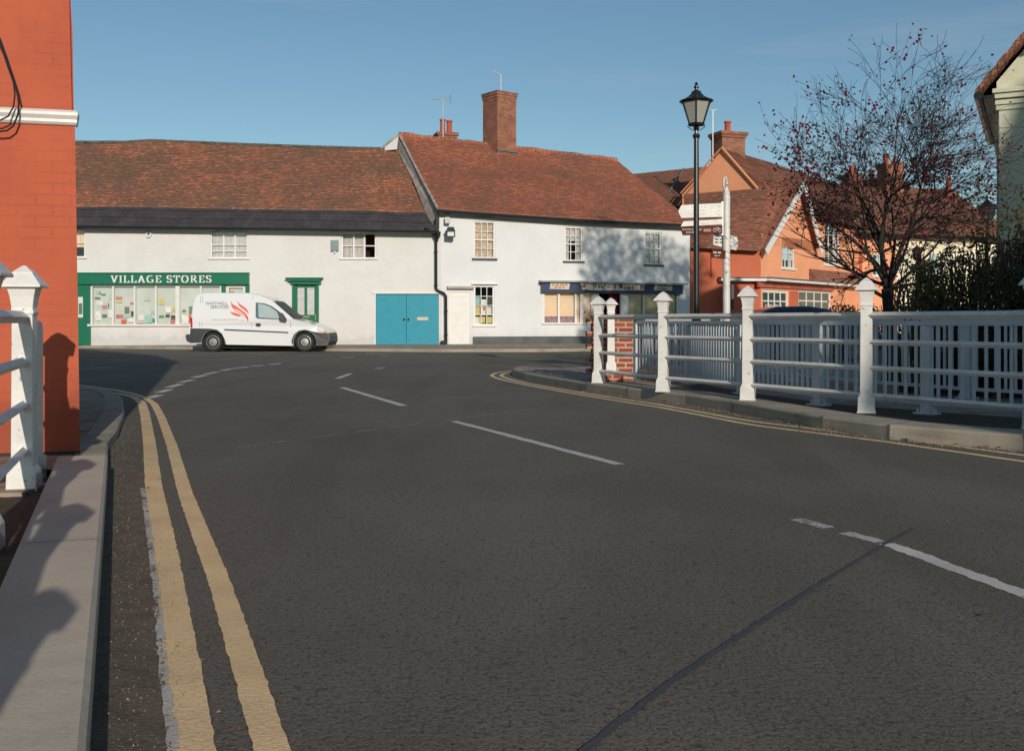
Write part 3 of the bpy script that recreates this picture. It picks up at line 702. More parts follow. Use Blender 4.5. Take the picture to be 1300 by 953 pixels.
# lower wall with slight lean, upper wall set back and leaning
n = 10
m.face([LH.pt(-9, 0, .02), LH.pt(0.0, 0, .02), LH.pt(-.035, 0, zb), LH.pt(-9, 0, zb)])
pr = None
top = [(-.045, zb), (-.055, 3.0), (-.09, 3.6), (-.10, 4.4), (-.12, 5.6)]
up = [LH.pt(-9, -.03, zb)] + [LH.pt(u, -.03, z) for u, z in top] + [LH.pt(-3.6, -.03, 8.4), LH.pt(-9, -.03, 4.4)]
m.face(up)
bk = Vector((-5.35, 11.6, 0)); bl = LH.pt(-9, -5, 0)
m.face([LH.pt(0, 0, .02), q3(bk, .02), q3(bk, 5.6), LH.pt(-.12, 0, 5.6)])
m.face([q3(bk, .02), q3(bl, .02), q3(bl, 5.0), q3(bk + (bl - bk) * .45, 8.4), q3(bk, 5.6)])
m.face([q3(bl, .02), LH.pt(-9, 0, .02), LH.pt(-9, 0, 5), q3(bl, 5)])
m.build('wall', M['orange_wall'], house)
m = MB(); m.prism(LH, [(-9, .02), (.0, .02), (-.004, .10), (-9, .10)], -.01, .012); m.build('plinth', pm('damp plinth', (0.05, 0.03, 0.024), 0.9), house)
m = MB()
prof = [(0.0, zb - .055), (.02, zb - .05), (.035, zb - .035), (.035, zb - .015), (.055, zb + .01), (.055, zb + .03), (.02, zb + .052), (0, zb + .055)]
for (d, z), (d2, z2) in zip(prof[:-1], prof[1:]):
    m.face([LH.pt(-9, d, z), LH.pt(d * .4 - .03, d, z), LH.pt(d2 * .4 - .03, d2, z2), LH.pt(-9, d2, z2)])
    m.face([LH.pt(d * .4 - .03, d, z), LH.pt(d * .3 - .03, -.05, z), LH.pt(d2 * .3 - .03, -.05, z2), LH.pt(d2 * .4 - .03, d2, z2)])
m.build('band_moulding', M['white_wood'], house)
m = MB(); e0 = LH.pt(.1, .15, 5.5); e1 = Vector((-5.2, 11.8, 5.5)); r0 = LH.pt(-3.6, .15, 8.5); r1 = q3(bk + (bl - bk) * .45, 8.5); w0 = LH.pt(-9.2, .15, 4.3); w1 = q3(bl, 4.3)
m.face([e0, e1, r1, r0]); m.face([w0, r0, r1, w1]); m.build('roof', M['tile'], house)
m = MB()
def wirepx(l, d): return [LH.pt(*(lambda a: (a[0], d, a[1]))(LH.at(px, py, d))) for px, py in l]
m.tube(wirepx([(-12, 20), (-4, 40), (3, 58), (12, 85), (19, 106), (24, 128), (23, 145), (17, 160), (9, 166), (0, 167), (-14, 166)], .1), .007, 6)
m.tube(wirepx([(-12, 30), (2, 60), (10, 85), (17, 104), (19, 120), (17, 136), (10, 148), (0, 153), (-14, 155)], .105), .006, 6)
m.build('hanging_cable', M['black'], house)

# ================================================================== VILLAGE STORES BUILDING
F1 = Fr(0, 35.0, 0)
vs = thing('shop_building', (-9, 35, .18), 'long white painted brick shop building with green shopfront and slate eaves', 'building')
holes = []; mk = []
net = lambda m_=M['curtain']: [(0, 1, 0, 1, m_)]
mk.append(window(F1, vs, holes, 80, 290, 108, 327, 2, 2, M['white_wood'], [(0, 1, .35, 1, M['blind'])], (M['white_wood'], .04), label='first floor window with a roman blind, cut off by the terracotta house'))
mk.append(window(F1, vs, holes, 267, 290.5, 314.5, 328, 3, 3, M['white_wood'], net(), (M['white_wood'], .035), rowh=[.22, .46], split='mullion', bar=.035, label='three light window above the green fascia'))
mk.append(window(F1, vs, holes, 433.5, 295.5, 477.5, 328.5, 3, 2, M['white_wood'], [(0, .7, 0, 1, M['curtain'])], (M['white_wood'], .03), split='mullion', bar=.035, label='three light window left of the black downpipe with its right light dark'))
zf = F1.z(200, 437.6) 
# shop window hole
u = F1.u; z = lambda py: F1.z(0, py)
holes.append((u(116), u(281), z(412.5), z(361.5))); shop_h = holes[-1]
holes.append((u(281.5), u(317), .1, z(361.5)))
holes.append((u(60), u(115.5), .1, z(361.5)))
holes.append((u(371), u(405), .1, z(361)))
holes.append((u(476.5), u(557), .1, z(372.5)))
m = MB(); eL, eR = z(284.5), z(291)
wall(m, F1, -26, F1.u(560.3), .1, eL, eR, holes)
F1w = Fr(-26, 35, radians(90))
m.face([F1.pt(-26, 0, .1), F1.pt(-26, 0, 4.3), F1.pt(-26, -8, 4.3), F1.pt(-26, -8, .1)])
m.face([F1.pt(-26, -8, .1), F1.pt(-26, -8, 4.3), F1.pt(-3.5, -8, 4.3), F1.pt(-3.5, -8, .1)])
m.build('wall', M['white_wall'], vs)
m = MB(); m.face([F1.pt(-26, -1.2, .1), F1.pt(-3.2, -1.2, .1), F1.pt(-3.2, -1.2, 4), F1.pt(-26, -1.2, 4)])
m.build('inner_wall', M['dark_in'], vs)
for f in mk: f()
# roof
def roofpt(px, py, Y): return P(px, py, Y)
ev = []; rg = []; rbk = []
for px, pye, pyr in [(-330, 281.5, 181), (97, 285.5, 180.5), (135, 286, 178.5), (215, 287, 181.5), (300, 288, 184.5), (400, 289.5, 187.5), (470, 290.5, 189), (556, 292, 189.8)]:
    ev.append(roofpt(px, pye, 34.68)); 
    prx = 650 + (px - 650) * 34.68 / 39.0 + (0 if px < 400 else -14 * (px - 400) / 156)
    # ridge sampled at the pixel where that ridge vertex lands
    rg.append(P(prx if px < 556 else 509, pyr, 39.0))
    rbk.append(P(prx if px < 556 else 509, pyr, 39.0) + Vector((0, 4.3, -3.4)))
T_SL = 0.205
roof_mesh('roof', ev, rg, 42, M['tile'], vs, nu=90, wav=0.05, t0=T_SL, seed=1.3, sag=.02)
roof_mesh('slate_eaves', ev, rg, 5, M['slate'], vs, nu=60, wav=0.03, t0=0, t1=T_SL + .004, seed=1.3, step=.01, sag=.02)
m = MB()
for i in range(len(rg) - 1): m.face([rg[i], rg[i + 1], rbk[i + 1], rbk[i]])
m.build('rear_roof', M['tile'], vs)
m = MB()
for i in range(120):   # ridge tiles
    s = i / 120 * (len(rg) - 1); a = rg[int(s)].lerp(rg[int(s) + 1], s - int(s)); s2 = (i + .93) / 120 * (len(rg) - 1); s2 = min(s2, len(rg) - 1.001); b = rg[int(s2)].lerp(rg[int(s2) + 1], s2 - int(s2))
    m.tube([a + Vector((0, 0, -.03 + random.uniform(-.008, .008))), b + Vector((0, 0, -.03 + random.uniform(-.008, .008)))], .085, 8)
m.build('ridge_tiles', pm('weathered ridge', (.13, .105, .075), .9, .4, 3), vs)
m = MB()
for i in range(len(ev) - 1): m.tube([ev[i] + Vector((0, -.05, -.07)), ev[i + 1] + Vector((0, -.05, -.07))], .055, 8)
m.build('gutter', M['black'], vs)
m = MB()
m.prism(F1, [(-26, eL - .12), (u(560), eR - .12), (u(560), eR + .02), (-26, eL + .05)], 0, .06); m.build('fascia_board', M['white_wood'], vs)
# shopfront
sf = MB(); sf.box(F1, u(60), u(317), 0.004, .16, z(361.3), z(347.3)); sf.box(F1, u(60), u(317.5), 0.004, .2, z(347.3), z(346.2))
sf.box(F1, u(98), u(115.3), -.06, .08, .16, z(361.3)); sf.box(F1, u(281.5), u(286.5), -.06, .07, .16, z(361.3)); sf.box(F1, u(312), u(316.8), -.06, .07, .16, z(361.3))
fo = sf.build('shop_fascia', M['green'], vs, bevel=.006)
letters(F1, 'VILLAGE STORES', 'serif', u(142.5), u(271), z(359), z(350) - z(359), .165, M['white_wood'], fo, 'fascia_lettering')
# doors inside shopfront: right door and left door
def door(F, u0, u1, z0, z1, parent, matf, name='shop_door', glass_from=.35, d=-.08, m2=None, label=None):
    b = MB(); w = .1
    b.box(F, u0, u0 + w, d, d + .05, z0, z1); b.box(F, u1 - w, u1, d, d + .05, z0, z1); b.box(F, u0 + w, u1 - w, d, d + .05, z1 - w, z1)
    zm = z0 + (z1 - z0) * glass_from; b.box(F, u0 + w, u1 - w, d, d + .045, z0, zm)
    o = b.build(name, matf, parent)
    g_ = MB(); g_.face([F.pt(u0 + w, d + .02, zm), F.pt(u1 - w, d + .02, zm), F.pt(u1 - w, d + .02, z1 - w), F.pt(u0 + w, d + .02, z1 - w)]); g_.build('pane', M['glass'], o)
    g_ = MB(); g_.face([F.pt(u0 + w, d - .06, zm), F.pt(u1 - w, d - .06, zm), F.pt(u1 - w, d - .06, z1 - w), F.pt(u0 + w, d - .06, z1 - w)]); g_.build('door_blind', m2 or M['poster_ground'], o)
    if label: o['label'] = label
    return o
d1 = door(F1, u(286.6), u(311.9), .17, z(361.6), vs, M['white_wood'], label='white glazed shop door right of the window')
m = MB(); m.face([F1.pt(u(289.5), -.055, z(373)), F1.pt(u(297), -.055, z(373)), F1.pt(u(297), -.055, z(370)), F1.pt(u(289.5), -.055, z(370))]); m.build('poster', POST[7], d1)
d1 = door(F1, u(75), u(98), .17, z(361.6), vs, M['green'], label='green shop door beside the terracotta house', m2=M['dark_in'])
m = MB(); m.box(F1, u(100.5), u(106.5), .082, .086, z(403), z(377)); o = m.build('notice', POST[0], vs)
m = MB(); m.box(F1, u(101.3), u(105.8), .0865, .088, z(399), z(385)); m.build('picture', POST[3], o)
# shop window
sw = MB(); zl, zh = shop_h[2], shop_h[3]
for px, w in ((116.3, .07), (143.6, .06), (171, .06), (198, .06), (225.5, .14), (228, .14), (255, .06), (280.3, .06)):
    if px == 228: continue
    sw.box(F1, u(px) - w / 2, u(px) + w / 2, -.06, .02, zl + .03, zh - .05)
sw.box(F1, u(116), u(281), -.06, .015, zh - .05, zh); sw.box(F1, u(112), u(282), -.07, .09, zl - .04, zl + .03)
swo = sw.build('shop_window', M['white_wood'], vs)
m = MB(); m.face([F1.pt(u(116), -.03, zl), F1.pt(u(281), -.03, zl), F1.pt(u(281), -.03, zh), F1.pt(u(116), -.03, zh)]); m.build('pane', M['glass'], swo)
m = MB(); m.face([F1.pt(u(116), -.14, zl), F1.pt(u(281), -.14, zl), F1.pt(u(281), -.14, zh), F1.pt(u(116), -.14, zh)]); m.build('window_backing', M['poster_ground'], swo)
def posters(spec, d, parent, F):
    for i, (x0, y0, x1, y1, c) in enumerate(spec):
        b = MB(); b.face([F.pt(F.u(x0), d + .0012 * i, F.z(x0, y1)), F.pt(F.u(x1), d + .0012 * i, F.z(x1, y1)), F.pt(F.u(x1), d + .0012 * i, F.z(x1, y0)), F.pt(F.u(x0), d + .0012 * i, F.z(x0, y0))])
        b.build('poster', POST[c], parent)
sp = []
sx = lambda x: 110 + x / 9.286; sy = lambda y: 355 + y / 9.286
for (a, b_, c, d_, e) in [(90, 130, 150, 170, 1), (130, 140, 150, 175, 8), (155, 165, 210, 185, 3), (250, 175, 305, 235, 1), (80, 205, 145, 230, 3), (100, 250, 180, 300, 9), (165, 300, 225, 340, 2), (170, 410, 225, 445, 3), (90, 370, 160, 480, 9), (235, 280, 250, 340, 8), (240, 350, 305, 450, 9),
    (330, 200, 405, 235, 2), (330, 235, 405, 270, 4), (500, 265, 540, 290, 2), (435, 320, 490, 395, 3), (335, 410, 420, 450, 2), (510, 370, 560, 440, 6), (430, 435, 560, 455, 5), (470, 455, 560, 500, 9), (395, 470, 455, 520, 7),
    (590, 510, 670, 525, 2), (680, 420, 760, 510, 5), (765, 455, 800, 500, 8), (750, 330, 800, 400, 1), (600, 410, 665, 480, 9), (670, 200, 740, 250, 1), (840, 220, 905, 290, 4), (845, 420, 905, 445, 8), (920, 410, 970, 440, 6), (985, 420, 1050, 470, 6), (980, 470, 1055, 520, 2), (1005, 315, 1050, 370, 4), (920, 320, 990, 390, 9),
    (1120, 355, 1160, 380, 3), (1115, 420, 1190, 520, 9), (1198, 415, 1222, 500, 7), (1200, 315, 1240, 400, 3)]:
    sp.append((sx(a), sy(b_), sx(c), sy(d_), e))
posters(sp, -.11, swo, F1)
# green panelled door with canopy
m = MB(); m.box(F1, u(367), u(408), .004, .22, z(357), z(354)); m.box(F1, u(364), u(411), .004, .27, z(354), z(352.6)); m.box(F1, u(369.5), u(408), .004, .12, z(361), z(357))
m.box(F1, u(371), u(374.3), -.05, .05, .18, z(361)); m.box(F1, u(401.8), u(405), -.05, .05, .18, z(361)); cd = m.build('door_surround', M['green'], vs, bevel=.005)
m = MB(); U0, U1 = u(374.3), u(401.8); zz = z(361); za = z(399.5)
m.box(F1, U0, U1, -.09, -.045, .2, za)
for a, b_ in ((U0, U0 + .08), (U0 + .32, U0 + .41), (U1 - .08, U1)): m.box(F1, a, b_, -.09, -.045, za, zz)
m.box(F1, U0 + .08, U0 + .32, -.09, -.046, zz - .1, zz); m.box(F1, U0 + .41, U1 - .08, -.09, -.046, zz - .1, zz)
for a, b_ in ((U0 + .08, U0 + .3), (U0 + .42, U1 - .08)): m.box(F1, a, b_, -.045, -.03, .3, .55); m.box(F1, a, b_, -.045, -.03, .68, za - .12)
gd = m.build('green_door', M['green'], vs)
m = MB(); m.face([F1.pt(U0 + .08, -.08, za), F1.pt(U1 - .08, -.08, za), F1.pt(U1 - .08, -.08, zz - .1), F1.pt(U0 + .08, -.08, zz - .1)]); m.build('pane', M['curtain'], gd)
m = MB(); m.box(F1, U0 + .28, U0 + .5, -.04, -.02, za - .1, za - .05); m.build('letter_plate', M['gold'], gd)
m = MB(); m.box(F1, U1 - .05, U1 - .02, -.04, -.01, za - .2, za + .02); m.build('door_handle', M['gold'], gd)
# blue garage doors
zt = z(373); zbt = .185
m = MB(); uL, uR = u(477.3), u(556.5); um = u(515.6)
for (a, b_) in ((uL, um - .006), (um + .006, uR)):
    o_ = MB(); n = 12; w = (b_ - a) / n
    for i in range(n): o_.box(F1, a + i * w + .005, a + (i + 1) * w - .005, -.07, -.035, zbt, zt - .01)
    o_.box(F1, a, b_, -.08, -.05, zbt, zt - .01)
    o_.box(F1, a, b_, -.035, -.022, zbt + .01, zbt + .08)
    gdd = o_.build('garage_door', M['blue'], vs)
    if a == uL: k0 = gdd
for px in (513, 518.6):
    q = MB(); q.lathe(F1.pt(u(px), -.0, z(405.5)), [(.02, -.03), (.032, -.02), (.032, .02), (.02, .03)], 10); q.build('door_knob', M['iron'], gdd if px > 515 else k0)
q = MB(); q.box(F1, u(529.5), u(543.5), -.034, -.018, z(406.5), z(402.5)); no = q.build('door_notice', M['cream_sign'], gdd)
q = MB(); q.box(F1, uL - .12, uR + .03, .003, .05, zt, zt + .06); q.box(F1, uL - .06, uL - .002, .003, .03, .19, zt); q.build('garage_frame', M['white_wood'], vs)
# alarm boxes
q = MB(); q.lathe(Vector((0, 0, 0)), [(.0, 0)], 3) if False else None
q = MB(); q.box(F1, u(420.5), u(430), .003, .1, z(319), z(305)); ab = q.build('alarm_box', pm('grey blue plastic', hx((130, 150, 152)), .5), vs, bevel=.015)
q = MB(); q.box(F1, u(424), u(426.5), .01, .08, z(321.5), z(319)); q.build('alarm_lamp', M['lens'], ab)
def disc(F, u_, z_, r, d0, d1, mat, parent, name, n=20):
    b = MB(); b.prism(F, [(u_ + r * cos(2 * pi * i / n), z_ + r * sin(2 * pi * i / n)) for i in range(n)], d0, d1); return b.build(name, mat, parent)
ab = disc(F1, u(189.5), z(298), .1, .003, .08, M['white_wood'], vs, 'alarm_box'); ab['label'] = 'round white alarm with a blue centre'
disc(F1, u(189.5), z(297), .05, .08, .083, pm('alarm blue', hx((80, 110, 180)), .4), ab, 'alarm_badge')

# ================================================================== NEWSAGENT BUILDING
NA = Vector((-2.48, 35.0, 0)); NB = Vector((2.51, 36.3, 0)); NC = Vector((6.76, 38.9, 0))
F2 = Fr(NA.x, NA.y, atan2(NB.y - NA.y, NB.x - NA.x)); F3 = Fr(NB.x, NB.y, atan2(NC.y - NB.y, NC.x - NB.x))
LA = (NB - NA).length; LB = (NC - NB).length
nb = thing('newsagent_building', (-2.2, 35.2, .18), 'white rendered newsagent building with a red tile roof and large brick chimney', 'building')
h2 = []; h3 = []; mk = []
mk.append(window(F2, nb, h2, 601.5, 281, 628.5, 328, 3, 4, M['white_wood'], [(0, 1, 0, 1, M['curtain_cream'])], (M['sill_dark'], .07), split='sash', label='sash window with cream curtains nearest the downpipe'))
mk.append(window(F2, nb, h2, 717, 288, 739.5, 331.5, 3, 4, M['white_wood'], [(0, 1, .6, 1, M['curtain']), (.0, .25, 0, .6, M['curtain']), (.75, 1, 0, .6, M['curtain'])], (M['sill_dark'], .06), split='sash', label='sash window with a half lowered blind above the shopfront'))
mk.append(window(F3, nb, h3, 819, 295, 840, 336, 3, 4, M['white_wood'], net(), (M['sill_dark'], .06), split='sash', label='sash window with net curtain at the right end'))
mk.append(window(F2, nb, h2, 602, 362.5, 627.5, 413, 3, 4, M['white_wood'], None, (M['white_wood'], .05), label='small shop window filled with notices'))
zt2 = 2.30; dz0 = .1
u2 = F2.u; u3 = F3.u
h2.append((u2(570), u2(596.5), .1, F2.z(583, 371)))
SB = F2.z(700, 410.5)
h2.append((u2(689), LA - .02, SB, zt2)); hA = h2[-1]
U3D0, U3D1 = u3(753.5), u3(795)
h3.append((.02, u3(753), SB, zt2)); hB = h3[-1]
h3.append((U3D0, U3D1, .12, zt2)); h3.append((u3(796), u3(861), SB, zt2)); hC = h3[-1]
e_ = lambda F, px, py: F.z(px, py)
m = MB(); zeA, zeM, zeC = e_(F2, 590, 273), e_(F2, 738, 283), e_(F3, 867, 289)
wall(m, F2, 0, LA, .1, zeA, zeM, h2); wall(m, F3, 0, LB, .1, zeM, zeC, h3)
R0 = P(507, 171, 39.0); R1 = P(783, 203.5, 42.5); Rm = P(632, 185.5, 40.6)
# left gable wall rising over the neighbour's roof, right end and rear walls
Z0 = Vector((0, 0, 1))
bkL = Vector((-5.9, 43, 0)); bkR = Vector((2.6, 46.5, 0))
m.face([NA + Z0 * .1, NA + Z0 * zeA, Vector((R0.x, R0.y, R0.z - .12)), bkL + Z0 * 4.6, bkL + Z0 * .1])
m.face([NC + Z0 * .1, bkR + Z0 * .1, bkR + Z0 * 4.6, R1 - Z0 * .15, NC + Z0 * zeC])
m.face([bkL + Z0 * .1, bkR + Z0 * .1, bkR + Z0 * 4.6, bkL + Z0 * 4.6])
m.build('wall', M['white_render'], nb)
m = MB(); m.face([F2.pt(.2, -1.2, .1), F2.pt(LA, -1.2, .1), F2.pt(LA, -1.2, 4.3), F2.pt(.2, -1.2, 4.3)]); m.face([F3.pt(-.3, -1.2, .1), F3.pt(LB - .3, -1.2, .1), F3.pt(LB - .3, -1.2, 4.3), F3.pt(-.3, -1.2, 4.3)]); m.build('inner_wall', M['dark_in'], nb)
wo = [f() for f in mk]
posters([(603, 362, 609, 374, 6)][:0] + [(603.6, 375.5, 610, 387, 5), (611, 380, 618, 387, 9), (619, 376, 626, 387, 6), (603.5, 389, 610, 400, 4), (611, 389, 617.5, 400.5, 9), (614, 389.5, 617, 394, 7), (618.5, 389.5, 625, 400, 0), (603.5, 402, 610, 412, 9), (608, 402, 617, 410, 4), (618, 402, 625.5, 410, 4)], -.12, wo[3], F2)
# eaves: black gutter + dark soffit board
evp = [F2.pt(-.12, .3, zeA + .16), F2.pt(LA * .5, .3, (zeA + zeM) / 2 + .13), F2.pt(LA, .3, zeM + .12), F3.pt(LB * .5, .3, (zeM + zeC) / 2 + .12), F3.pt(LB + .15, .3, zeC + .13)]
rdp = [R0, R0.lerp(Rm, .62), Rm, Rm.lerp(R1, .5) + Vector((0, 0, .0)), R1]
roof_mesh('roof', evp, rdp, 50, M['tile_red'], nb, nu=90, wav=.05, seed=4.4, sag=.09)
m = MB()
bkp = [Vector((-5.9, 43, 4.4)), Vector((-3.2, 44, 4.4)), Vector((-1.2, 44.7, 4.4)), Vector((.6, 45.5, 4.4)), Vector((2.6, 46.5, 4.4))]
for i in range(4): m.face([rdp[i], rdp[i + 1], bkp[i + 1], bkp[i]])
m.build('rear_roof', M['tile_red'], nb)
m = MB()
for a, b_ in zip(evp[:-1], evp[1:]): m.tube([a + Vector((0, 0, -.09)), b_ + Vector((0, 0, -.09))], .065, 8)
m.build('gutter', M['black'], nb)
m = MB()
for F, a, b_, za_, zb_ in ((F2, -.1, LA, zeA, zeM), (F3, 0, LB + .1, zeM, zeC)):
    c = [F.pt(a, .002, za_ - .02), F.pt(b_, .002, zb_ - .02), F.pt(b_, .26, zb_ - .02), F.pt(a, .26, za_ - .02), F.pt(a, .002, za_ + .1), F.pt(b_, .002, zb_ + .1), F.pt(b_, .26, zb_ + .1), F.pt(a, .26, za_ + .1)]
    m.hexa(c)
m.build('soffit_board', M['black'], nb)
m = MB()
for i in range(60):
    s = i / 60 * 4; s2 = min((i + .93) / 60 * 4, 3.999); a = rdp[int(s)].lerp(rdp[int(s) + 1], s - int(s)); b_ = rdp[int(s2)].lerp(rdp[int(s2) + 1], s2 - int(s2))
    w_ = .05 * noise.noise(Vector((i * .3, 0, 0)))
    m.tube([a + Vector((0, 0, w_ - .02)), b_ + Vector((0, 0, w_ - .02))], .12, 8)
m.build('ridge_tiles', M['tile_red'], nb)
# verge: mortar fillet and barge strip down the left gable
m = MB(); v0 = F2.pt(-.12, .3, zeA + .17); 
m.tube([R0 + Vector((.0, 0, .0)), R0.lerp(v0, .33) + Vector((.02, 0, -.06)), R0.lerp(v0, .66) + Vector((.02, 0, -.07)), v0], .045, 6); m.build('verge', M['mortar'], nb)
m = MB()
g0 = NA + Z0 * (zeA - .1); tri = [R0 + Vector((-.05, 0, -.1)), v0 + Vector((-.02, .2, -.1)), v0 + Vector((-.22, .3, -.62)), R0.lerp(v0, .5) + Vector((-.12, 0, -.5)), R0 + Vector((-.10, 0, -.5))]
m.face(tri); m.build('mortar_flashing', M['mortar'], nb)
m = MB(); m.face([R0 + Vector((-.03, -.02, -.06)), R0 + Vector((-.05, -.35, -.62)), R0 + Vector((-.78, .0, -.62))]); m.face([R0 + Vector((-.03, -.02, -.06)), R0 + Vector((-.78, .0, -.62)), R0 + Vector((-.6, 1.2, -.7))]); m.build('gable_panel', M['white_render'], nb)
m = MB(); m.tube([R0 + Vector((.0, -.05, .02)), R0 + Vector((-.85, -.02, -.68))], .05, 6); m.build('verge', M['mortar'], nb)
# big chimney
FC = Fr(P(632.5, 190, 40.4).x + .05, 40.5, radians(38))
ch = chimney(FC, .47, .47, 7.0, P(0, 119, 40.4).z, nb, M['brick_chim'], corbel=3, corb=.022)
q = MB(); q.box(FC, -.5, .5, .471, .53, 7.6, 7.68); q.build('flashing', M['lead'], ch)
def aerial(px, pyt, pyb, Y, parent, kind=0):
    b = MB(); p0, p1 = P(px, pyb, Y), P(px, pyt, Y); b.tube([p0, p1], .022, 6)
    if kind == 0:
        b.tube([p1 + Vector((-.42, 0, .03)), p1 + Vector((.32, 0, 0))], .014, 5)
        for i in range(9):
            x = -.4 + i * .08; b.tube([p1 + Vector((x, -.16, .02)), p1 + Vector((x, .16, .02))], .008, 4)
            b.tube([p1 + Vector((x, 0, -.05)), p1 + Vector((x, 0, .09))], .008, 4)
        for zz_ in (-.12, 0, .12): b.tube([p1 + Vector((.3, -.2, zz_)), p1 + Vector((.3, .2, zz_))], .01, 4)
        b.tube([p1 + Vector((.3, 0, -.16)), p1 + Vector((.3, 0, .2))], .014, 4)
    elif kind == 1:
        b.tube([p1 + Vector((-.32, 0, .14)), p1 + Vector((.02, 0, -.02))], .018, 5)
        for i in range(6):
            x = -.3 + i * .06; b.tube([p1 + Vector((x, -.15, -x * .45)), p1 + Vector((x, .15, -x * .45))], .008, 4)
    else:
        b.tube([p1 + Vector((-.12, 0, 0)), p1 + Vector((.16, 0, 0))], .014, 5)
        for i in range(4): b.tube([p1 + Vector((-.1 + i * .07, -.12, 0)), p1 + Vector((-.1 + i * .07, .12, 0))], .008, 4)
    return b.build('tv_aerial', M['galv'], parent)
aerial(636, 95, 121, 40.5, nb, 1)
FC2 = Fr(P(565, 175, 44).x, 44.5, radians(15))
chimney(FC2, .36, .36, 6.2, P(0, 168.5, 44.2).z, nb, M['brick_chim'], [(-.16, .1, .115, .62), (.16, -.02, .125, .6)], corbel=2, corb=.06)
aerial(562.5, 126, 176, 42.2, nb, 0)
# downpipe, hopper, floodlight
m = MB(); dp = Fr(0, 34.93, 0); 
pl = [dp.pt(*(lambda a: (a[0], .02, a[1]))(dp.at(px, py))) for px, py in [(553.5, 306), (553.5, 330), (553.6, 366), (555.5, 369), (563.5, 372.5), (566, 376), (566.3, 436)]]
m.tube(pl, .05, 8)
for py in (320, 362, 395, 425):
    c_ = dp.at(553.5 if py < 365 else 566.2, py); m.lathe(dp.pt(c_[0], .02, c_[1]), [(.06, -.03), (.065, 0), (.06, .03)], 8)
m.build('downpipe', M['iron'], nb)
m = MB(); a = dp.at(554, 300); m.lathe(dp.pt(a[0], .04, a[1]), [(.06, -.2), (.07, -.12), (.14, 0), (.15, .16), (.13, .16)], 8); a = dp.at(555, 285)
m.box(dp, a[0] - .05, a[0] + .07, -.02, .1, a[1] - .3, a[1] + .45)
m.tube([dp.pt(dp.u(540), .3, dp.z(0, 291)), dp.pt(dp.u(553), .12, dp.z(0, 296))], .045, 6); m.build('rainwater_hopper', M['iron'], nb)
m = MB(); a = dp.at(573, 295.5); m.prism(dp, [(a[0] - .14, a[1] - .17), (a[0] + .14, a[1] - .17), (a[0] + .14, a[1] + .05), (a[0] + .1, a[1] + .17), (a[0] - .1, a[1] + .17), (a[0] - .14, a[1] + .1)], .1, .32)
m.box(dp, a[0] - .2, a[0] - .14, -.02, .2, a[1] + .0, a[1] + .06); fl = m.build('floodlight', M['iron'], nb, bevel=.01)
m = MB(); m.box(dp, a[0] - .11, a[0] + .11, .32, .326, a[1] - .14, a[1]); m.build('lamp_glass', M['lens'], fl)
m = MB(); m.box(dp, dp.u(565), dp.u(571.5), .0, .12, dp.z(0, 284), dp.z(0, 276)); m.build('junction_box', M['galv'], nb, bevel=.01)
m = MB(); m.box(dp, dp.u(560), dp.u(568), -.02, .15, .15, .32); m.build('pipe_shoe', M['iron'], nb)
# white plank door + lintel hood, notice window hood
m = MB(); a, b_ = u2(570), u2(596.5); zd = F2.z(583, 371); m.box(F2, a, b_, -.08, -.03, .15, zd)
for i in range(7): m.box(F2, a + .04 + i * (b_ - a - .08) / 7, a + .04 + (i + .9) * (b_ - a - .08) / 7, -.03, -.018, .2, zd - .08)
m.build('plank_door', M['white_wood'], nb)
m = MB(); m.box(F2, u2(567), u2(601), .002, .16, F2.z(583, 366.8), F2.z(583, 363.5)); m.build('door_hood', pm('grey hood', (.42, .40, .36), .8), nb, bevel=.01)
m = MB(); m.box(F2, u2(598.5), u2(632), .002, .1, F2.z(615, 361), F2.z(615, 359.6)); m.build('window_hood', M['white_wood'], nb)
# shopfront
m = MB(); fz0, fz1 = 1.0 + .0 * 1, 0
fzb = F2.z(700, 371); fzt = F2.z(700, 358.5)
m.box(F2, u2(686), LA + .03, .003, .2, fzb, fzt); m.box(F3, .0, u3(862.5), .003, .2, fzb - .012, fzt - .012)
fas = m.build('shop_fascia', M['navy'], nb)
m = MB(); m.box(F2, u2(683.5), LA + .06, .003, .34, fzt + .002, fzt + .06); m.box(F3, .0, u3(866), .003, .34, fzt - .01, fzt + .05); m.build('fascia_hood', pm('lead grey hood', (.36, .38, .36), .7), nb)
def board(F, poly_px, d, mat, parent, name, d2=None):
    poly = [F.at(px, py, d) for px, py in poly_px]; b = MB(); b.prism(F, poly, d, (d2 or d + .012)); return b.build(name, mat, parent)
b1 = board(F2, [(697.5, 366.8), (722.3, 367.4), (723.5, 358.8), (699, 358.2)], .202, M['cream_sign'], nb, 'sign_panel')
m = MB(); dashes(F2, F2.u(701, .2), F2.u(720, .2), F2.z(710, 362.8), .055, .216, m, .12); dashes(F2, F2.u(704, .2), F2.u(717, .2), F2.z(710, 365.8), .05, .216, m, .1); m.build('faded_lettering', M['ink_red'], b1)
b1 = board(F3, [(830, 368.2), (853, 368.8), (853.5, 360.9), (831, 360.5)], .19, M['grey_sign'], nb, 'sign_panel')
m = MB(); dashes(F3, F3.u(835, .2), F3.u(850, .2), F3.z(842, 364), .055, .205, m, .1); dashes(F3, F3.u(834, .2), F3.u(848, .2), F3.z(842, 367.2), .05, .205, m, .1); m.build('faded_lettering', M['ink'], b1)
b1 = board(F3, [(738.5, 367.5), (745, 367.2), (746, 368.4), (808, 368.6), (812, 368.6), (818.5, 368.6), (816.5, 364.8), (820, 361), (812, 360.6), (746, 359.2), (736, 359.5), (739, 363.4)], .19, M['grey_sign'], nb, 'scroll_sign')
b2 = b1
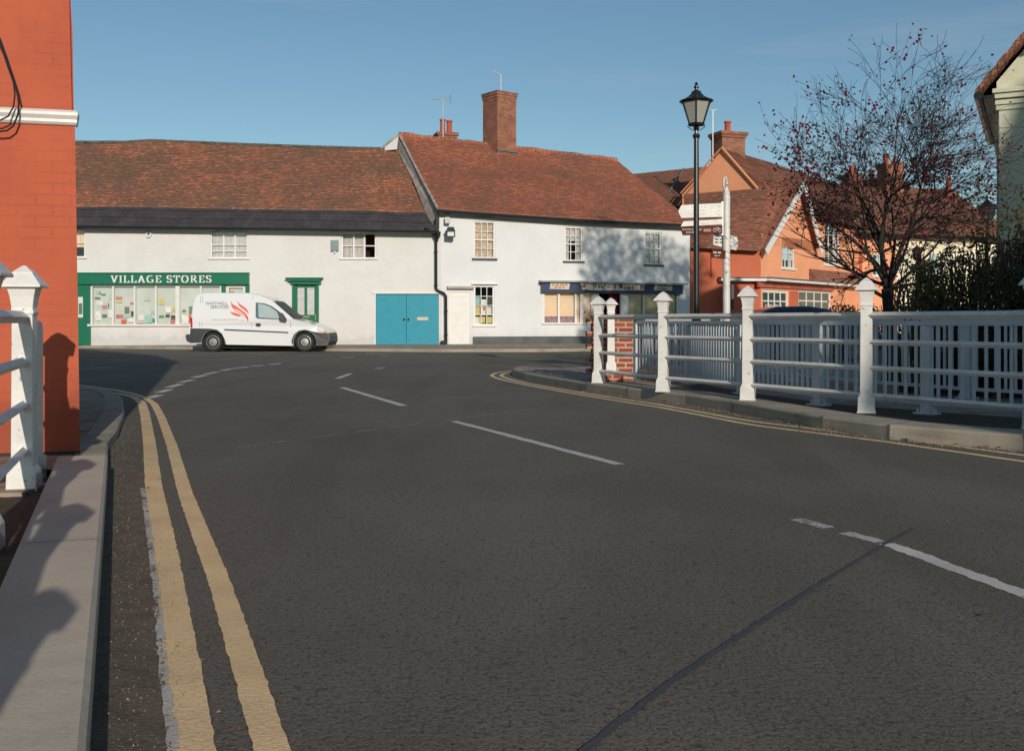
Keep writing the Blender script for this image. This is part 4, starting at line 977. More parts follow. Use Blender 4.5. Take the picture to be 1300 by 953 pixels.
for a, b_ in ((739.6, 743.5), (812.5, 816)):
    m = MB(); m.box(F3, F3.u(a, .2), F3.u(b_, .2), .203, .207, F3.z(780, 366.6), F3.z(780, 361.8)); m.build('scroll_mark', M['rust_red'], b1)
letters(F3, 'Boxford News', 'black', F3.u(752, .2), F3.u(804, .2), F3.z(778, 366.9), F3.z(778, 360.6) - F3.z(778, 366.9), .206, M['ink'], b1, 'fascia_lettering')
def shopwin(F, h, bars, blinds, parent, nm='shop_window', lab=None):
    b = MB()
    for q in bars: b.box(F, q - .035, q + .035, -.07, .0, h[2], h[3])
    b.box(F, h[0], h[1], -.07, .004, h[3] - .05, h[3]); b.box(F, h[0] - .03, h[1] + .0, -.08, .07, h[2] - .03, h[2] + .03)
    o = b.build(nm, M['white_wood'], parent)
    if lab: o['label'] = lab
    b = MB(); b.face([F.pt(h[0], -.05, h[2]), F.pt(h[1], -.05, h[2]), F.pt(h[1], -.05, h[3]), F.pt(h[0], -.05, h[3])]); b.build('pane', M['glass'], o)
    for a, c_, e, mt in blinds:
        b = MB(); zz_ = h[2] + (h[3] - h[2]) * e; b.face([F.pt(a, -.13, zz_), F.pt(c_, -.13, zz_), F.pt(c_, -.13, h[3]), F.pt(a, -.13, h[3])]); b.build('roller_blind', mt, o)
    return o
o = shopwin(F2, hA, [hA[0] + .03, u2(709.5), u2(731), LA - .06], [(hA[0], u2(730), .17, M['blind']), (u2(732), LA, 0, M['blind'])], nb, lab='shop window with beige blinds left of the shop door')
m = MB(); m.face([F2.pt(hA[0], -.12, SB), F2.pt(u2(730), -.12, SB), F2.pt(u2(730), -.12, SB + .22), F2.pt(hA[0], -.12, SB + .22)]); m.build('window_display', pm('striped display', (.42, .30, .36), .8, .5, 20), o)
m = MB(); m.box(F2, u2(737), u2(739.6), -.045, -.042, F2.z(740, 393), F2.z(740, 384)); m.build('poster', POST[5], o)
o = shopwin(F3, hB, [hB[1] - .03], [(hB[0], hB[1], 0, M['blind'])], nb, lab='narrow pane left of the shop door')
m = MB(); m.box(F3, u3(740.5), u3(744.5), -.045, -.042, F3.z(742, 393.5), F3.z(742, 384)); m.build('poster', POST[1], o)
m = MB(); m.box(F3, u3(740.3), u3(744.3), -.045, -.042, F3.z(742, 398), F3.z(742, 394.3)); m.build('poster', POST[7], o)
o = shopwin(F3, hC, [hC[0] + .03, u3(817.5), hC[1] - .03], [(hC[0], hC[1], 0, M['blind_dim'])], nb, lab='shop window with olive blinds right of the shop door')
m = MB(); m.box(F3, U3D0, U3D0 + .22, -.06, .02, .15, zt2); m.box(F3, U3D1 - .26, U3D1, -.06, .02, .15, zt2); m.box(F3, U3D0 + .22, U3D1 - .26, -.09, -.05, 1.98, zt2 - .0)
do = m.build('shop_door', M['white_wood'], nb)
m = MB(); m.box(F3, u3(779), u3(790), -.3, -.29, 1.0, 2.1); m.build('red_poster', pm('crimson poster', hx((176, 24, 48)), .5), do)
plain_text(F3, 'SALE', u3(781), u3(788.5), 1.55, .18, -.284, M['lens'], do, 'poster_mark') if False else None
m = MB(); m.box(F3, u3(779), u3(789.5), -.32, -.31, .5, 1.0); m.build('poster', POST[9], do)
# plinth
m = MB(); m.box(F2, u2(600), LA + .01, .003, .02, .1, .45); m.box(F3, 0, U3D0 - .02, .003, .02, .1, .45); m.box(F3, U3D1 + .02, LB, .003, .02, .1, .45); m.build('plinth', M['plinth'], nb)

# ================================================================== BACK ROOF (behind newsagent) and CORAL HOUSE
bh = thing('rear_house', (5, 50, .1), 'brown tiled roof of a house showing above the newsagent roof beside the coral gable', 'house')
el = [P(770, 262, 46), P(830, 262, 46), P(905, 262, 46)]; rl = [P(765, 226, 50), P(835, 217.5, 50), P(897, 211.5, 50)]
roof_mesh('roof', el, rl, 40, M['tile_brown'], bh, nu=30, wav=.06, seed=9)
m = MB(); a = P(770, 262, 46); b_ = P(905, 262, 46)
m.face([Vector((a.x, 46.2, .1)), Vector((b_.x, 46.2, .1)), Vector((b_.x, 46.2, a.z)), Vector((a.x, 46.2, a.z))])
m.face([Vector((a.x, 54, .1)), Vector((b_.x, 54, .1)), Vector((b_.x, 54, a.z)), Vector((a.x, 54, a.z))])
m.face([Vector((a.x, 46.2, .1)), Vector((a.x, 54, .1)), Vector((a.x, 54, a.z)), Vector((rl[0].x, 50, rl[0].z)), Vector((a.x, 46.2, a.z))]); m.build('wall', M['brick'], bh)
m = MB(); m.face([rl[0], rl[2], Vector((b_.x, 54, b_.z)), Vector((a.x, 54, a.z))]); m.build('rear_roof', M['tile_brown'], bh)
m = MB(); c0 = P(856, 240, 48.3); m.tube([P(845, 252, 47.0) + Vector((0, 0, .05)), P(868, 216, 49.6) + Vector((0, 0, .06))], .05, 6); m.build('lead_valley', M['lead'], bh)

ol = thing('coral_house', (9.6, 39.6, .15), 'coral rendered house with white bargeboard gable, sash windows and a white cornice', 'house')
OA = Fr(6.83, 39.15, radians(9)); 
cx_, cy_ = 9.62, 39.6
OA = Fr(6.83, 39.2, atan2(cy_ - 39.2, cx_ - 6.83)); OB = Fr(cx_, cy_, radians(50.8))
LAo = sqrt((cx_ - 6.83) ** 2 + .16); LBo = 12.6
hh = []; mk = []
mk.append(window(OB, ol, hh, 992.5, 301.5, 1009, 340.5, 3, 4, M['white_wood'], [(0, .28, 0, 1, M['curtain']), (.72, 1, 0, 1, M['curtain'])], (M['white_wood'], .07), split='sash', label='sash window inside the gable'))
mk.append(window(OB, ol, hh, 1046.5, 285, 1066, 336, 3, 4, M['white_wood'], [(0, .2, 0, 1, M['curtain']), (.8, 1, 0, 1, M['curtain'])], (M['white_wood'], .09), split='sash', label='taller sash window right of the gable'))
mk.append(window(OB, ol, hh, 968, 368.5, 1001, 396, 4, 2, M['white_wood'], [(.2, .9, 0, .3, M['curtain'])], (M['white_wood'], .09), label='ground floor window left of the coral door', bar=.05, fr=.1))
mk.append(window(OB, ol, hh, 1014, 368.5, 1055, 396, 4, 2, M['white_wood'], None, (M['white_wood'], .09), label='ground floor window right of the coral door', bar=.05, fr=.1))
zeA_, zeB_ = 3.95, 5.25
m = MB(); UG = OB.u(1036)
wall(m, OB, 0, LBo, .1, 2.8, 2.8, hh[2:])
wall(m, OB, 0, UG, 2.8, zeA_, zeA_, hh[:1])
wall(m, OB, UG, LBo, 2.8, zeB_, zeB_, hh[1:2])
ap = OB.at(1012, 232)
m.face([OB.pt(0, 0, zeA_), OB.pt(UG, 0, zeA_), OB.pt(ap[0], 0, ap[1])])
m.face([OB.pt(LBo, 0, .1), OB.pt(LBo, -3.3, .1), OB.pt(LBo, -3.3, zeB_), OB.pt(LBo, 0, zeB_)])
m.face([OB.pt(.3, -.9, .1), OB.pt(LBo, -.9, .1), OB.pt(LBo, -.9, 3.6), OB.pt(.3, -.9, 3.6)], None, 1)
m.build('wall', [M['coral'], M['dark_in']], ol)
EG = [OB.pt(0, 0, 0), OB.pt(0, -3.3, 0)]
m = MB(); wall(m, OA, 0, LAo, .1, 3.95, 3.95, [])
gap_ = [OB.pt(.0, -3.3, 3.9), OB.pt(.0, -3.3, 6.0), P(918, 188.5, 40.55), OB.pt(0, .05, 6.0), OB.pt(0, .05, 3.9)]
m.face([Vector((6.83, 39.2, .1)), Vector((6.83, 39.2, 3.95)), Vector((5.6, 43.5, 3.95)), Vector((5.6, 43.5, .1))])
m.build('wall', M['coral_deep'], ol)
# upper rear gable (faces down the street)
apx = P(918, 189, 42.5); GL = P(866, 247, 43.8); GR = P(962, 243, 41.8)
m = MB(); m.face([GL, GR, apx]); m.face([GL - Z0 * .5, GR - Z0 * .5, GR, GL]); m.build('upper_gable', M['coral'], ol)
m = MB(); off = Vector((-.08, -.1, .04)); m.tube([apx + off, GR + off + Vector((.1, 0, 0))], .06, 6); m.tube([apx + off, GL + off], .035, 6); m.build('gable_verge', pm('orange verge', hx((222, 150, 104)), .8), ol)
for f in mk: f()
dirB = Vector((cos(radians(50.8)), sin(radians(50.8)), 0)); nB = Vector((sin(radians(50.8)), -cos(radians(50.8)), 0))
rgB = [apx + Z0 * .02, P(980, 207, 46), P(1045, 229, 50), P(1100, 243, 54)]
evB = [GR + Vector((.1, -.05, 0)), P(990, 262, 42.2), OB.pt(OB.u(1036), .3, zeB_ + .05), OB.pt(LBo, .3, zeB_ + .05)]
evB[1] = OB.pt(2.6, -.6, 5.6)
roof_mesh('roof', evB, rgB, 34, M['tile_brown'], ol, nu=50, wav=.05, seed=11)
m = MB()
for i in range(3): m.face([rgB[i], rgB[i + 1], rgB[i + 1] - nB * 2.2 - Z0 * 2.2, rgB[i] - nB * 2.2 - Z0 * 2.2])
m.build('rear_roof', M['tile_brown'], ol)
# front catslide roof over wing A, running on to the bargeboard
eA = [P(872, 313.5, 38.9), P(920, 315.5, 39.0), P(964, 318, 39.2), OB.pt(.9, .12, 4.55)]
rA = [P(868, 246, 41.9), P(920, 242.5, 41.3), P(975, 240, 41.5), P(1004, 236, 42.2)]
roof_mesh('front_roof', eA, rA, 34, M['tile_brown'], ol, nu=40, wav=.06, seed=15)
# gable roof slopes + bargeboards
apo = OB.pt(ap[0], .28, ap[1] + .1); bL = OB.pt(OB.u(962.5), .28, OB.z(962.5, 315)); bR = OB.pt(OB.u(1034.5), .28, OB.z(1034.5, 316))
bkv = nB * -2.6
m = MB()
for q in (bL, bR):
    n_ = 12
    m.face([q + nB * .02, apo + nB * .02, apo + bkv, q + bkv * .55])
m.build('gable_roof', M['tile_brown'], ol)
for q in (bL, bR):
    m = MB(); t_ = (q - apo).normalized(); pn = nB.cross(t_).normalized()
    if pn.z > 0: pn = -pn
    a0 = apo + nB * .03; a1 = q + nB * .03 + t_ * .12
    c = [a0, a1, a1 + nB * .05, a0 + nB * .05]
    m.hexa([p + pn * .26 for p in c] + c); m.build('bargeboard', M['white_wood'], ol)
# cornice and pentice strip, awning, door
m = MB(); zc = OB.z(966, 353.5)
m.box(OB, -.05, LBo, .003, .42, zc - .1, zc - .0); m.box(OA, OA.u(912), LAo + .1, .003, .35, zc - .12, zc - .01); m.build('cornice', M['white_wood'], ol, bevel=.015)
m = MB(); m.box(OB, -.06, LBo, .003, .46, zc + .002, zc + .05); m.box(OA, OA.u(911), LAo + .1, .003, .39, zc, zc + .04); m.build('cornice_lead', M['lead'], ol)
m = MB(); ua, ub = OB.u(1027), OB.u(1100)
m.face([OB.pt(ua, .42, zc + .06), OB.pt(ub, .42, zc + .06), OB.pt(ub, .02, zc + .55), OB.pt(ua, .02, zc + .55)]); m.face([OB.pt(ua, .42, zc + .06), OB.pt(ua, .02, zc + .55), OB.pt(ua, .02, zc + .06)]); m.build('pentice_roof', M['tile_brown'], ol)
m = MB(); m.prism(OB, [(OB.u(961), zc - .34), (OB.u(1056), zc - .34), (OB.u(1056), zc - .12), (OB.u(961), zc - .12)], .003, .1); m.build('awning_board', pm('faded red board', hx((176, 96, 74)), .8, .3), ol)
m = MB(); m.box(OB, OB.u(1002), OB.u(1012.5), .003, .04, .15, zc - .42); m.build('coral_door', M['coral_deep'], ol)
m = MB(); m.box(OB, OB.u(1090), OB.u(1103), .003, .1, zc + .5, zeB_); m.build('deep_coral_panel', M['coral_deep'], ol)
m = MB(); m.tube([OA.pt(OA.u(903), .06, 3.9), OA.pt(OA.u(903), .06, 2.7)], .03, 6); m.build('downpipe', pm('coral pipe', hx((200, 92, 60)), .6), ol)
m = MB(); sgn = OA.pt(OA.u(931), .0, 0); m.box(Fr(sgn.x, sgn.y, radians(75)), -.9, -.12, -.03, .03, OA.z(931, 380), OA.z(931, 362)); sg = m.build('projecting_sign', M['white_wood'], ol)
m = MB(); m.box(Fr(sgn.x, sgn.y, radians(75)), -.9, -.12, -.031, .031, OA.z(931, 393), OA.z(931, 380) - .003); m.build('sign_panel', M['navy'], sg)
fcx = P(924, 180, 43.6); FCh = Fr(fcx.x + .05, 43.8, radians(20))
chimney(FCh, .56, .45, 6.5, P(0, 168.5, 43.6).z, ol, M['brick_chim'], [(-.02, 0, .14, .52)], corbel=2, corb=.05)
aerial(905, 140, 205, 43.5, ol, 2)

# further terrace beyond the tree
ft = thing('tiled_terrace', (17, 49, .1), 'cream and coral terrace with long brown roof and chimneys behind the bare tree', 'terrace')
OC = Fr(16.2, 47.6, radians(16)); hh = []
m = MB(); mk = []
mk.append(window(OC, ft, hh, 1108, 322, 1118, 350, 2, 4, M['white_wood'], None, (M['white_wood'], .07), split='sash'))
mk.append(window(OC, ft, hh, 1180, 322, 1192, 350, 2, 4, M['white_wood'], None, (M['white_wood'], .07), split='sash'))
ucr = OC.u(1138)
wall(m, OC, -.6, ucr, .1, 5.0, 5.0, [h for h in hh if h[1] < ucr]); m.build('wall', M['coral'], ft)
m = MB(); wall(m, OC, ucr, 14, .1, 5.0, 5.0, [h for h in hh if h[0] > ucr]); m.face([OC.pt(14, 0, .1), OC.pt(14, -6, .1), OC.pt(14, -6, 5), OC.pt(14, 0, 5)]); m.build('wall', M['cream'], ft)
for f in mk: f()
e1_ = [OC.pt(-.8, .3, 5.05), OC.pt(5, .3, 5.0), OC.pt(10, .3, 5.0)]; 
rr = [P(1075, 240, 52.5), P(1140, 236, 53.5), P(1207, 241, 54.5)]
roof_mesh('roof', [OC.pt(-.8, .3, 5.1), OC.pt(4, .3, 5.05), OC.pt(8.6, .3, 5.0)], rr, 44, M['tile_brown'], ft, nu=40, wav=.07, seed=21)
m = MB(); m.face([OC.pt(8.6, .3, 5.0), OC.pt(11, -.6, 4.6), rr[2] + Vector((.4, .5, -.2)), rr[2]]); m.face([rr[0], rr[2], rr[2] + Vector((0, 4, -3)), rr[0] + Vector((0, 4, -3))]); m.build('hip_roof', M['tile_brown'], ft)
m = MB(); m.tube([OC.pt(-.8, .35, 4.98), OC.pt(8.8, .35, 4.92), OC.pt(11, -.5, 4.5)], .09, 6); m.build('gutter', M['black'], ft)
for (px, pt, w, Y, pot) in ((1081, 222, .38, 53.5, [(0.05, 0, .15, .5)]), (1108, 228, .3, 54, [(-.05, 0, .14, .5)]), (1131, 208.5, .52, 52.5, [(-.28, 0, .15, .5), (.25, 0, .12, .3)]), (1203, 244, .22, 54, [(.05, 0, .14, .75)])):
    chimney(Fr(P(px, pt, Y).x, Y, radians(15)), w, .4, 6.2, P(px, pt, Y).z, ft, M['brick_chim'], pot, corbel=2, corb=.05)

# ================================================================== PALE STUCCO HOUSE AT THE RIGHT EDGE
ks = thing('stucco_house', (7.7, 16, .1), 'pale stucco house with corner pilaster and tiled verge at the right edge', 'house')
KF = Fr(7.62, 16.1, radians(-27))     # front wall runs right and towards the camera
KX = Fr(7.62, 16.1, radians(63))
m = MB(); zk = 4.75
m.face([KF.pt(0, 0, .1), KF.pt(6.5, 0, .1), KF.pt(6.5, 0, zk), KF.pt(3.25, 0, zk + 3.9), KF.pt(0, 0, zk)])
m.face([KF.pt(0, 0, .1), KF.pt(0, 0, zk), KF.pt(0, -7, zk), KF.pt(0, -7, .1)]); m.face([KF.pt(6.5, 0, .1), KF.pt(6.5, -7, .1), KF.pt(6.5, -7, zk), KF.pt(6.5, 0, zk)])
m.face([KF.pt(0, -7, .1), KF.pt(0, -7, zk), KF.pt(3.25, -7, zk + 3.9), KF.pt(6.5, -7, zk), KF.pt(6.5, -7, .1)])
m.build('wall', M['stucco'], ks)
m = MB(); m.box(KF, .03, .62, .003, .1, .15, 4.3); m.build('pilaster', M['stucco'], ks, bevel=.01)
m = MB()
for k_, (zz_, e) in enumerate(((4.28, .02), (4.36, .05), (4.45, .10), (4.53, .14))): m.box(KF, .0 - e * .4, .66 + e * .4, .004, .11 + e, zz_, zz_ + (.08 if k_ < 3 else .07) - .001)
m.box(KF, 0, 6.5, .002, .06, 4.3, 4.58); m.box(KF, .05, .6, .1, .115, 4.0, 4.03); m.build('capital', M['stucco'], ks, bevel=.012)
m = MB(); rdk0 = KF.pt(3.25, .25, zk + 4.05)
vb = [KF.pt(-.28, .25, zk - .22), rdk0, KF.pt(3.25, -7.2, zk + 4.05), KF.pt(-.18, -7.2, zk - .12)]; m.face(vb)
vb = [KF.pt(6.78, .25, zk - .22), KF.pt(6.78, -7.2, zk - .22), KF.pt(3.25, -7.2, zk + 4.05), rdk0]; m.face(vb); m.build('roof', M['tile_brown'], ks)
m = MB()
va, vb_ = KF.pt(-.3, .27, zk - .2), KF.pt(3.25, .27, zk + 4.1)
for i in range(34):
    a = va.lerp(vb_, i / 34); b_ = va.lerp(vb_, (i + 1.15) / 34); up_ = Vector((0, 0, .05)); bk_ = KF.pt(0, -.5, 0) - KF.pt(0, 0, 0)
    c = [a, b_, b_ + bk_, a + bk_]; m.hexa([p - up_ * .9 for p in c] + [p + up_ + Vector((0, 0, .02 * (i % 2))) for p in c])
m.build('verge_tiles', M['tile_brown'], ks)
m = MB(); m.tube([KF.pt(-.25, .32, zk - .25), KF.pt(-.22, -4.0, zk - .3)], .07, 8); m.box(KF, -.18, -.02, -7.0, .22, zk - .3, zk - .24); m.build('gutter', M['iron'], ks)

# unseen brick houses added outside the frame to shade the railings and stucco house
def simple_house(name, loc, ang, w, dpt, he, hr, label, storeys):
    F = Fr(loc[0], loc[1], ang); t_ = thing(name, (loc[0], loc[1], .05), label, 'house'); b = MB(); ho = []; mks = []
    n = max(2, int(w / 2.0))
    for s_ in range(storeys):
        for i in range(n):
            uc = (i + .5) * w / n; z0_ = .9 + s_ * 2.7; ho.append((uc - .4, uc + .4, z0_, z0_ + 1.4))
    wall(b, F, 0, w, .0, he, he, ho)
    b.face([F.pt(0, 0, 0), F.pt(0, 0, he), F.pt(0, -dpt / 2, hr), F.pt(0, -dpt, he), F.pt(0, -dpt, 0)]); b.face([F.pt(w, 0, 0), F.pt(w, -dpt, 0), F.pt(w, -dpt, he), F.pt(w, -dpt / 2, hr), F.pt(w, 0, he)])
    b.face([F.pt(0, -dpt, 0), F.pt(0, -dpt, he), F.pt(w, -dpt, he), F.pt(w, -dpt, 0)]); b.build('wall', M['brick'], t_)
    b = MB(); b.face([F.pt(-.05, .25, he - .1), F.pt(w + .05, .25, he - .1), F.pt(w + .05, -dpt / 2, hr + .05), F.pt(-.05, -dpt / 2, hr + .05)]); b.face([F.pt(-.05, -dpt - .25, he - .1), F.pt(-.05, -dpt / 2, hr + .05), F.pt(w + .05, -dpt / 2, hr + .05), F.pt(w + .05, -dpt - .25, he - .1)]); b.build('roof', M['tile_brown'], t_)
    for h in ho:
        b = MB(); a, c_, e, f = h
        b.box(F, a, a + .05, -.09, -.04, e, f); b.box(F, c_ - .05, c_, -.09, -.04, e, f); b.box(F, a + .05, c_ - .05, -.09, -.04, e, e + .05); b.box(F, a + .05, c_ - .05, -.09, -.04, f - .05, f); b.box(F, a + .05, c_ - .05, -.085, -.045, (e + f) / 2 - .02, (e + f) / 2 + .02)
        o = b.build('window', M['white_wood'], t_); b = MB(); b.face([F.pt(a, -.07, e), F.pt(c_, -.07, e), F.pt(c_, -.07, f), F.pt(a, -.07, f)]); b.build('pane', M['glass'], o)
    return t_
simple_house('brick_house', (13.9, 8.3), radians(180), 5.0, 4.2, 12.4, 14.2, 'tall narrow red brick house outside the right edge shading the newsagent', 4) if False else None
simple_house('brick_house', (9.2, -11.0), radians(0), 5.4, 5.0, 7.3, 9.3, 'low red brick house outside the right edge, left of the tall one', 2)
simple_house('brick_house', (14.8, -11.0), radians(0), 6.0, 5.0, 11.2, 12.9, 'three storey red brick house outside the right edge, right of the low one', 3)

# ================================================================== RAILINGS
RZ = [1.05, .795, .55, .29]
def post_mesh(x, y, zb_, ztop, parent, s=1.0, ang=0.0, side_plate=True):
    b = MB(); H = ztop - zb_; w = .056 * s; r45 = pi / 4 + ang; q2 = sqrt(2)
    c = Vector((x, y, zb_)); k_ = H / 1.27
    b.lathe(c, [(w * 1.55 * q2, 0), (w * 1.55 * q2, .012), (w * 1.42 * q2, .02), (w * 1.36 * q2, .14 * k_), (w * 1.22 * q2, .16 * k_), (w * 1.02 * q2, .185 * k_), (w * .96 * q2, 1.0 * k_), (w * 1.10 * q2, 1.008 * k_), (w * 1.10 * q2, 1.022 * k_), (w * .99 * q2, 1.03 * k_), (w * .99 * q2, 1.045 * k_), (w * 1.12 * q2, 1.10 * k_), (w * 1.34 * q2, 1.150 * k_)], 4, rot=r45)
    o = b.build('post', M['rail_paint'], parent, bevel=.004)
    b = MB(); b.lathe(c, [(w * 1.85 * q2, 1.150 * k_), (w * 1.85 * q2, 1.163 * k_), (w * 1.02 * q2, 1.222 * k_), (w * .95 * q2, 1.232 * k_), (.012, 1.27 * k_)], 4, rot=r45); b.build('post_cap', M['rail_paint'], o, bevel=.003)
    b = MB()
    for zz_ in RZ:
        for dx in (-1, 1): b.tube([Vector((x + dx * w * .9 * cos(ang), y + dx * w * .9 * sin(ang) - w * 1.0, zz_ + .01)), Vector((x + dx * w * .9 * cos(ang), y - w * 1.25 + dx * w * .9 * sin(ang), zz_ + .01))], .009, 6)
    return o
def rail_runs(pts, parent, off=(0, 0), dz=0.0, ext0=0.0, rads=(.027, .021, .021, .021)):
    for zi, zz_ in enumerate(RZ):
        b = MB()
        for i in range(len(pts) - 1):
            a = Vector((*pts[i], zz_ + dz)); c = Vector((*pts[i + 1], zz_ + dz)); t_ = (c - a).normalized()
            if i == 0: a = a - t_ * ext0
            sag_ = [a.lerp(c, j / 6) + Vector((.006 * noise.noise(Vector((i, j, zi))), 0, .008 * noise.noise(Vector((i + 9, j, zi))))) for j in range(7)]
            b.tube(sag_, rads[zi] * 1.25, 4, rot=0.0, sm=False)
        b.build('rail', M['rail_paint'], parent, bevel=.006, )
rr_ = thing('railing', (3.4, 9.8, .12), 'white railing of four horizontal rails and capped posts along the right kerb', 'railing')
rp = [(1.225, 14.48), (1.876, 12.7), (2.61, 11.33), (3.385, 9.78), (4.22, 8.28), (5.5, 7.0), (7.1, 5.9), (8.8, 4.8), (10.6, 3.7)]
for i, (x, y) in enumerate(rp):
    a = rp[max(i - 1, 0)]; c = rp[min(i + 1, len(rp) - 1)]
    post_mesh(x, y, .12, [1.345, 1.36, 1.385, 1.41, 1.41, 1.41, 1.41, 1.41, 1.41][i], rr_, ang=radians(-20))
rail_runs(rp, rr_, ext0=.17)
lr = thing('railing', (-2.5, 5.5, .03), 'white railing of four horizontal rails and capped posts beside the left kerb coping', 'railing')
lp = [(.08, -1.8), (-.49, -.2), (-1.06, 1.32), (-1.67, 2.84), (-2.265, 4.36), (-2.79, 5.86)]
for i, (x, y) in enumerate(lp): post_mesh(x, y, -.02, 1.315, lr, s=1.03, ang=radians(12))
rail_runs(lp, lr, dz=-.03, rads=(.027, .023, .023, .023))
b = MB(); F = Fr(-3.02, 6.42, radians(-18)); 
b.prism(F, [(0, .03), (.055, .03), (.055, .95), (.05, .985), (.03, 1.0), (.008, .985), (0, .95)], -.05, .03); b.build('end_post', M['rail_paint'], lr, bevel=.004)
b = MB(); b.box(Fr(-3.03, 6.38, radians(-18)), -.02, .09, -.08, .06, .0, .16); b.build('end_post_foot', M['rail_paint'], lr, bevel=.004)
for zz_ in RZ:
    b = MB(); b.tube([Vector((-2.79, 5.86, zz_ - .03)), Vector((-3.01, 6.38, zz_ - .03))], .03, 4, sm=False); b.build('rail', M['rail_paint'], lr)
b = MB(); b.box(Fr(-2.79, 5.86, radians(4)), -.22, .2, -.14, .14, -.04, -.005); b.box(Fr(-2.23, 4.36, radians(4)), -.22, .2, -.14, .14, -.04, -.005); b.build('base_plate', M['beam'], lr)
def picket(pts, h0, h1, label, gap=.105):
    t_ = thing('picket_railing', (pts[1][0], pts[1][1], .11), label, 'railing')
    L = 0; seg = []
    for a, c in zip(pts[:-1], pts[1:]): l = sqrt((c[0] - a[0]) ** 2 + (c[1] - a[1]) ** 2); seg.append((a, c, l)); L += l
    for (zz_, r) in ((h1 - .025, .022), (h0 + .06, .02)):
        b = MB()
        for a, c, l in seg:
            F = Fr(a[0], a[1], atan2(c[1] - a[1], c[0] - a[0])); b.box(F, 0, l, -.02, .02, zz_ - r, zz_ + r)
        b.build('rail', M['picket_paint'], t_, bevel=.003)
    for i, p in enumerate(pts):
        nx = pts[min(i + 1, len(pts) - 1)]; pv = pts[i - 1] if i == len(pts) - 1 else p; nx = nx if i < len(pts) - 1 else p
        F = Fr(p[0], p[1], atan2(nx[1] - pv[1], nx[0] - pv[0])); b = MB(); b.box(F, -.045, .045, -.045, .045, .11, h1 - .05); b.box(F, -.1, .1, -.08, .08, .11, .13)
        for q in (-.08, .08): b.box(F, q - .012, q + .012, -.02, .02, .13, .165)
        b.build('post', M['picket_paint'], t_)
    src = None; cnt = 0
    for a, c, l in seg:
        n = int(l / gap); ang = atan2(c[1] - a[1], c[0] - a[0])
        for i in range(1, n):
            if cnt >= 98: break
            x = a[0] + (c[0] - a[0]) * i / n; y = a[1] + (c[1] - a[1]) * i / n
            if src is None:
                b = MB(); b.box(Fr(0, 0, 0), -.012, .012, -.012, .012, h0 + .04, h1 - .04); src = b.build('bar', M['picket_paint'], t_); o = src
            else:
                o = src.copy(); COL.objects.link(o); o.parent = t_; o.matrix_parent_inverse = src.matrix_parent_inverse
            o.location = (x, y, 0); o.rotation_euler = (0, 0, ang); cnt += 1
    return t_
picket([(1.95, 16.0), (2.5, 14.5), (2.78, 12.4), (3.22, 10.75), (3.95, 9.75), (5.0, 8.6), (6.4, 7.5)], .16, 1.0, 'white picket railing with upright bars close behind the horizontal rails')
picket([(2.3, 17.6), (3.5, 16.8), (4.1, 14.9), (4.55, 13.2), (5.2, 11.7), (6.1, 10.6), (7.1, 9.7)], .16, 1.03, 'second white picket railing with upright bars in front of the hedge')

fw = [(x - .02, y, .113) for x, y in inset(be, .44)][1:8] + [(8.3, 6.5, .113), (6.6, 7.9, .113), (5.1, 8.9, .113), (4.1, 10.0, .113), (3.4, 11.0, .113), (2.95, 12.6, .113), (2.65, 14.3, .113)]
m = MB(); m.face(fw); tag(m.build('footway', M['soil']), kind='structure')
# brick pier
bp = thing('brick_pier', (1.6, 15.5, .11), 'short red brick pier behind the end post of the right railing', 'pier')
m = MB(); m.box(Fr(1.2, 15.2, 0), 0, .6, -.42, 0, .11, 1.08); m.build('brickwork', M['brick'], bp, bevel=.006)
m = MB(); m.box(Fr(1.2, 15.2, 0), -.0, .42, .002, .3, .11, .25); m.build('footing', M['brick'], bp, bevel=.006)
m = MB()
for i in range(5):
    m.box(Fr(1.2, 15.2, 0), -.08, -.002, -.4, -.04, .2 + i * .19, .27 + i * .19)
m.build('toothed_bricks', M['brick'], bp)
sp_ = thing('short_railing_post', (1.45, 15.0, .25), 'white capped post standing against the brick pier', 'post')
post_mesh(1.45, 15.03, .25, 1.335, sp_, s=.95)

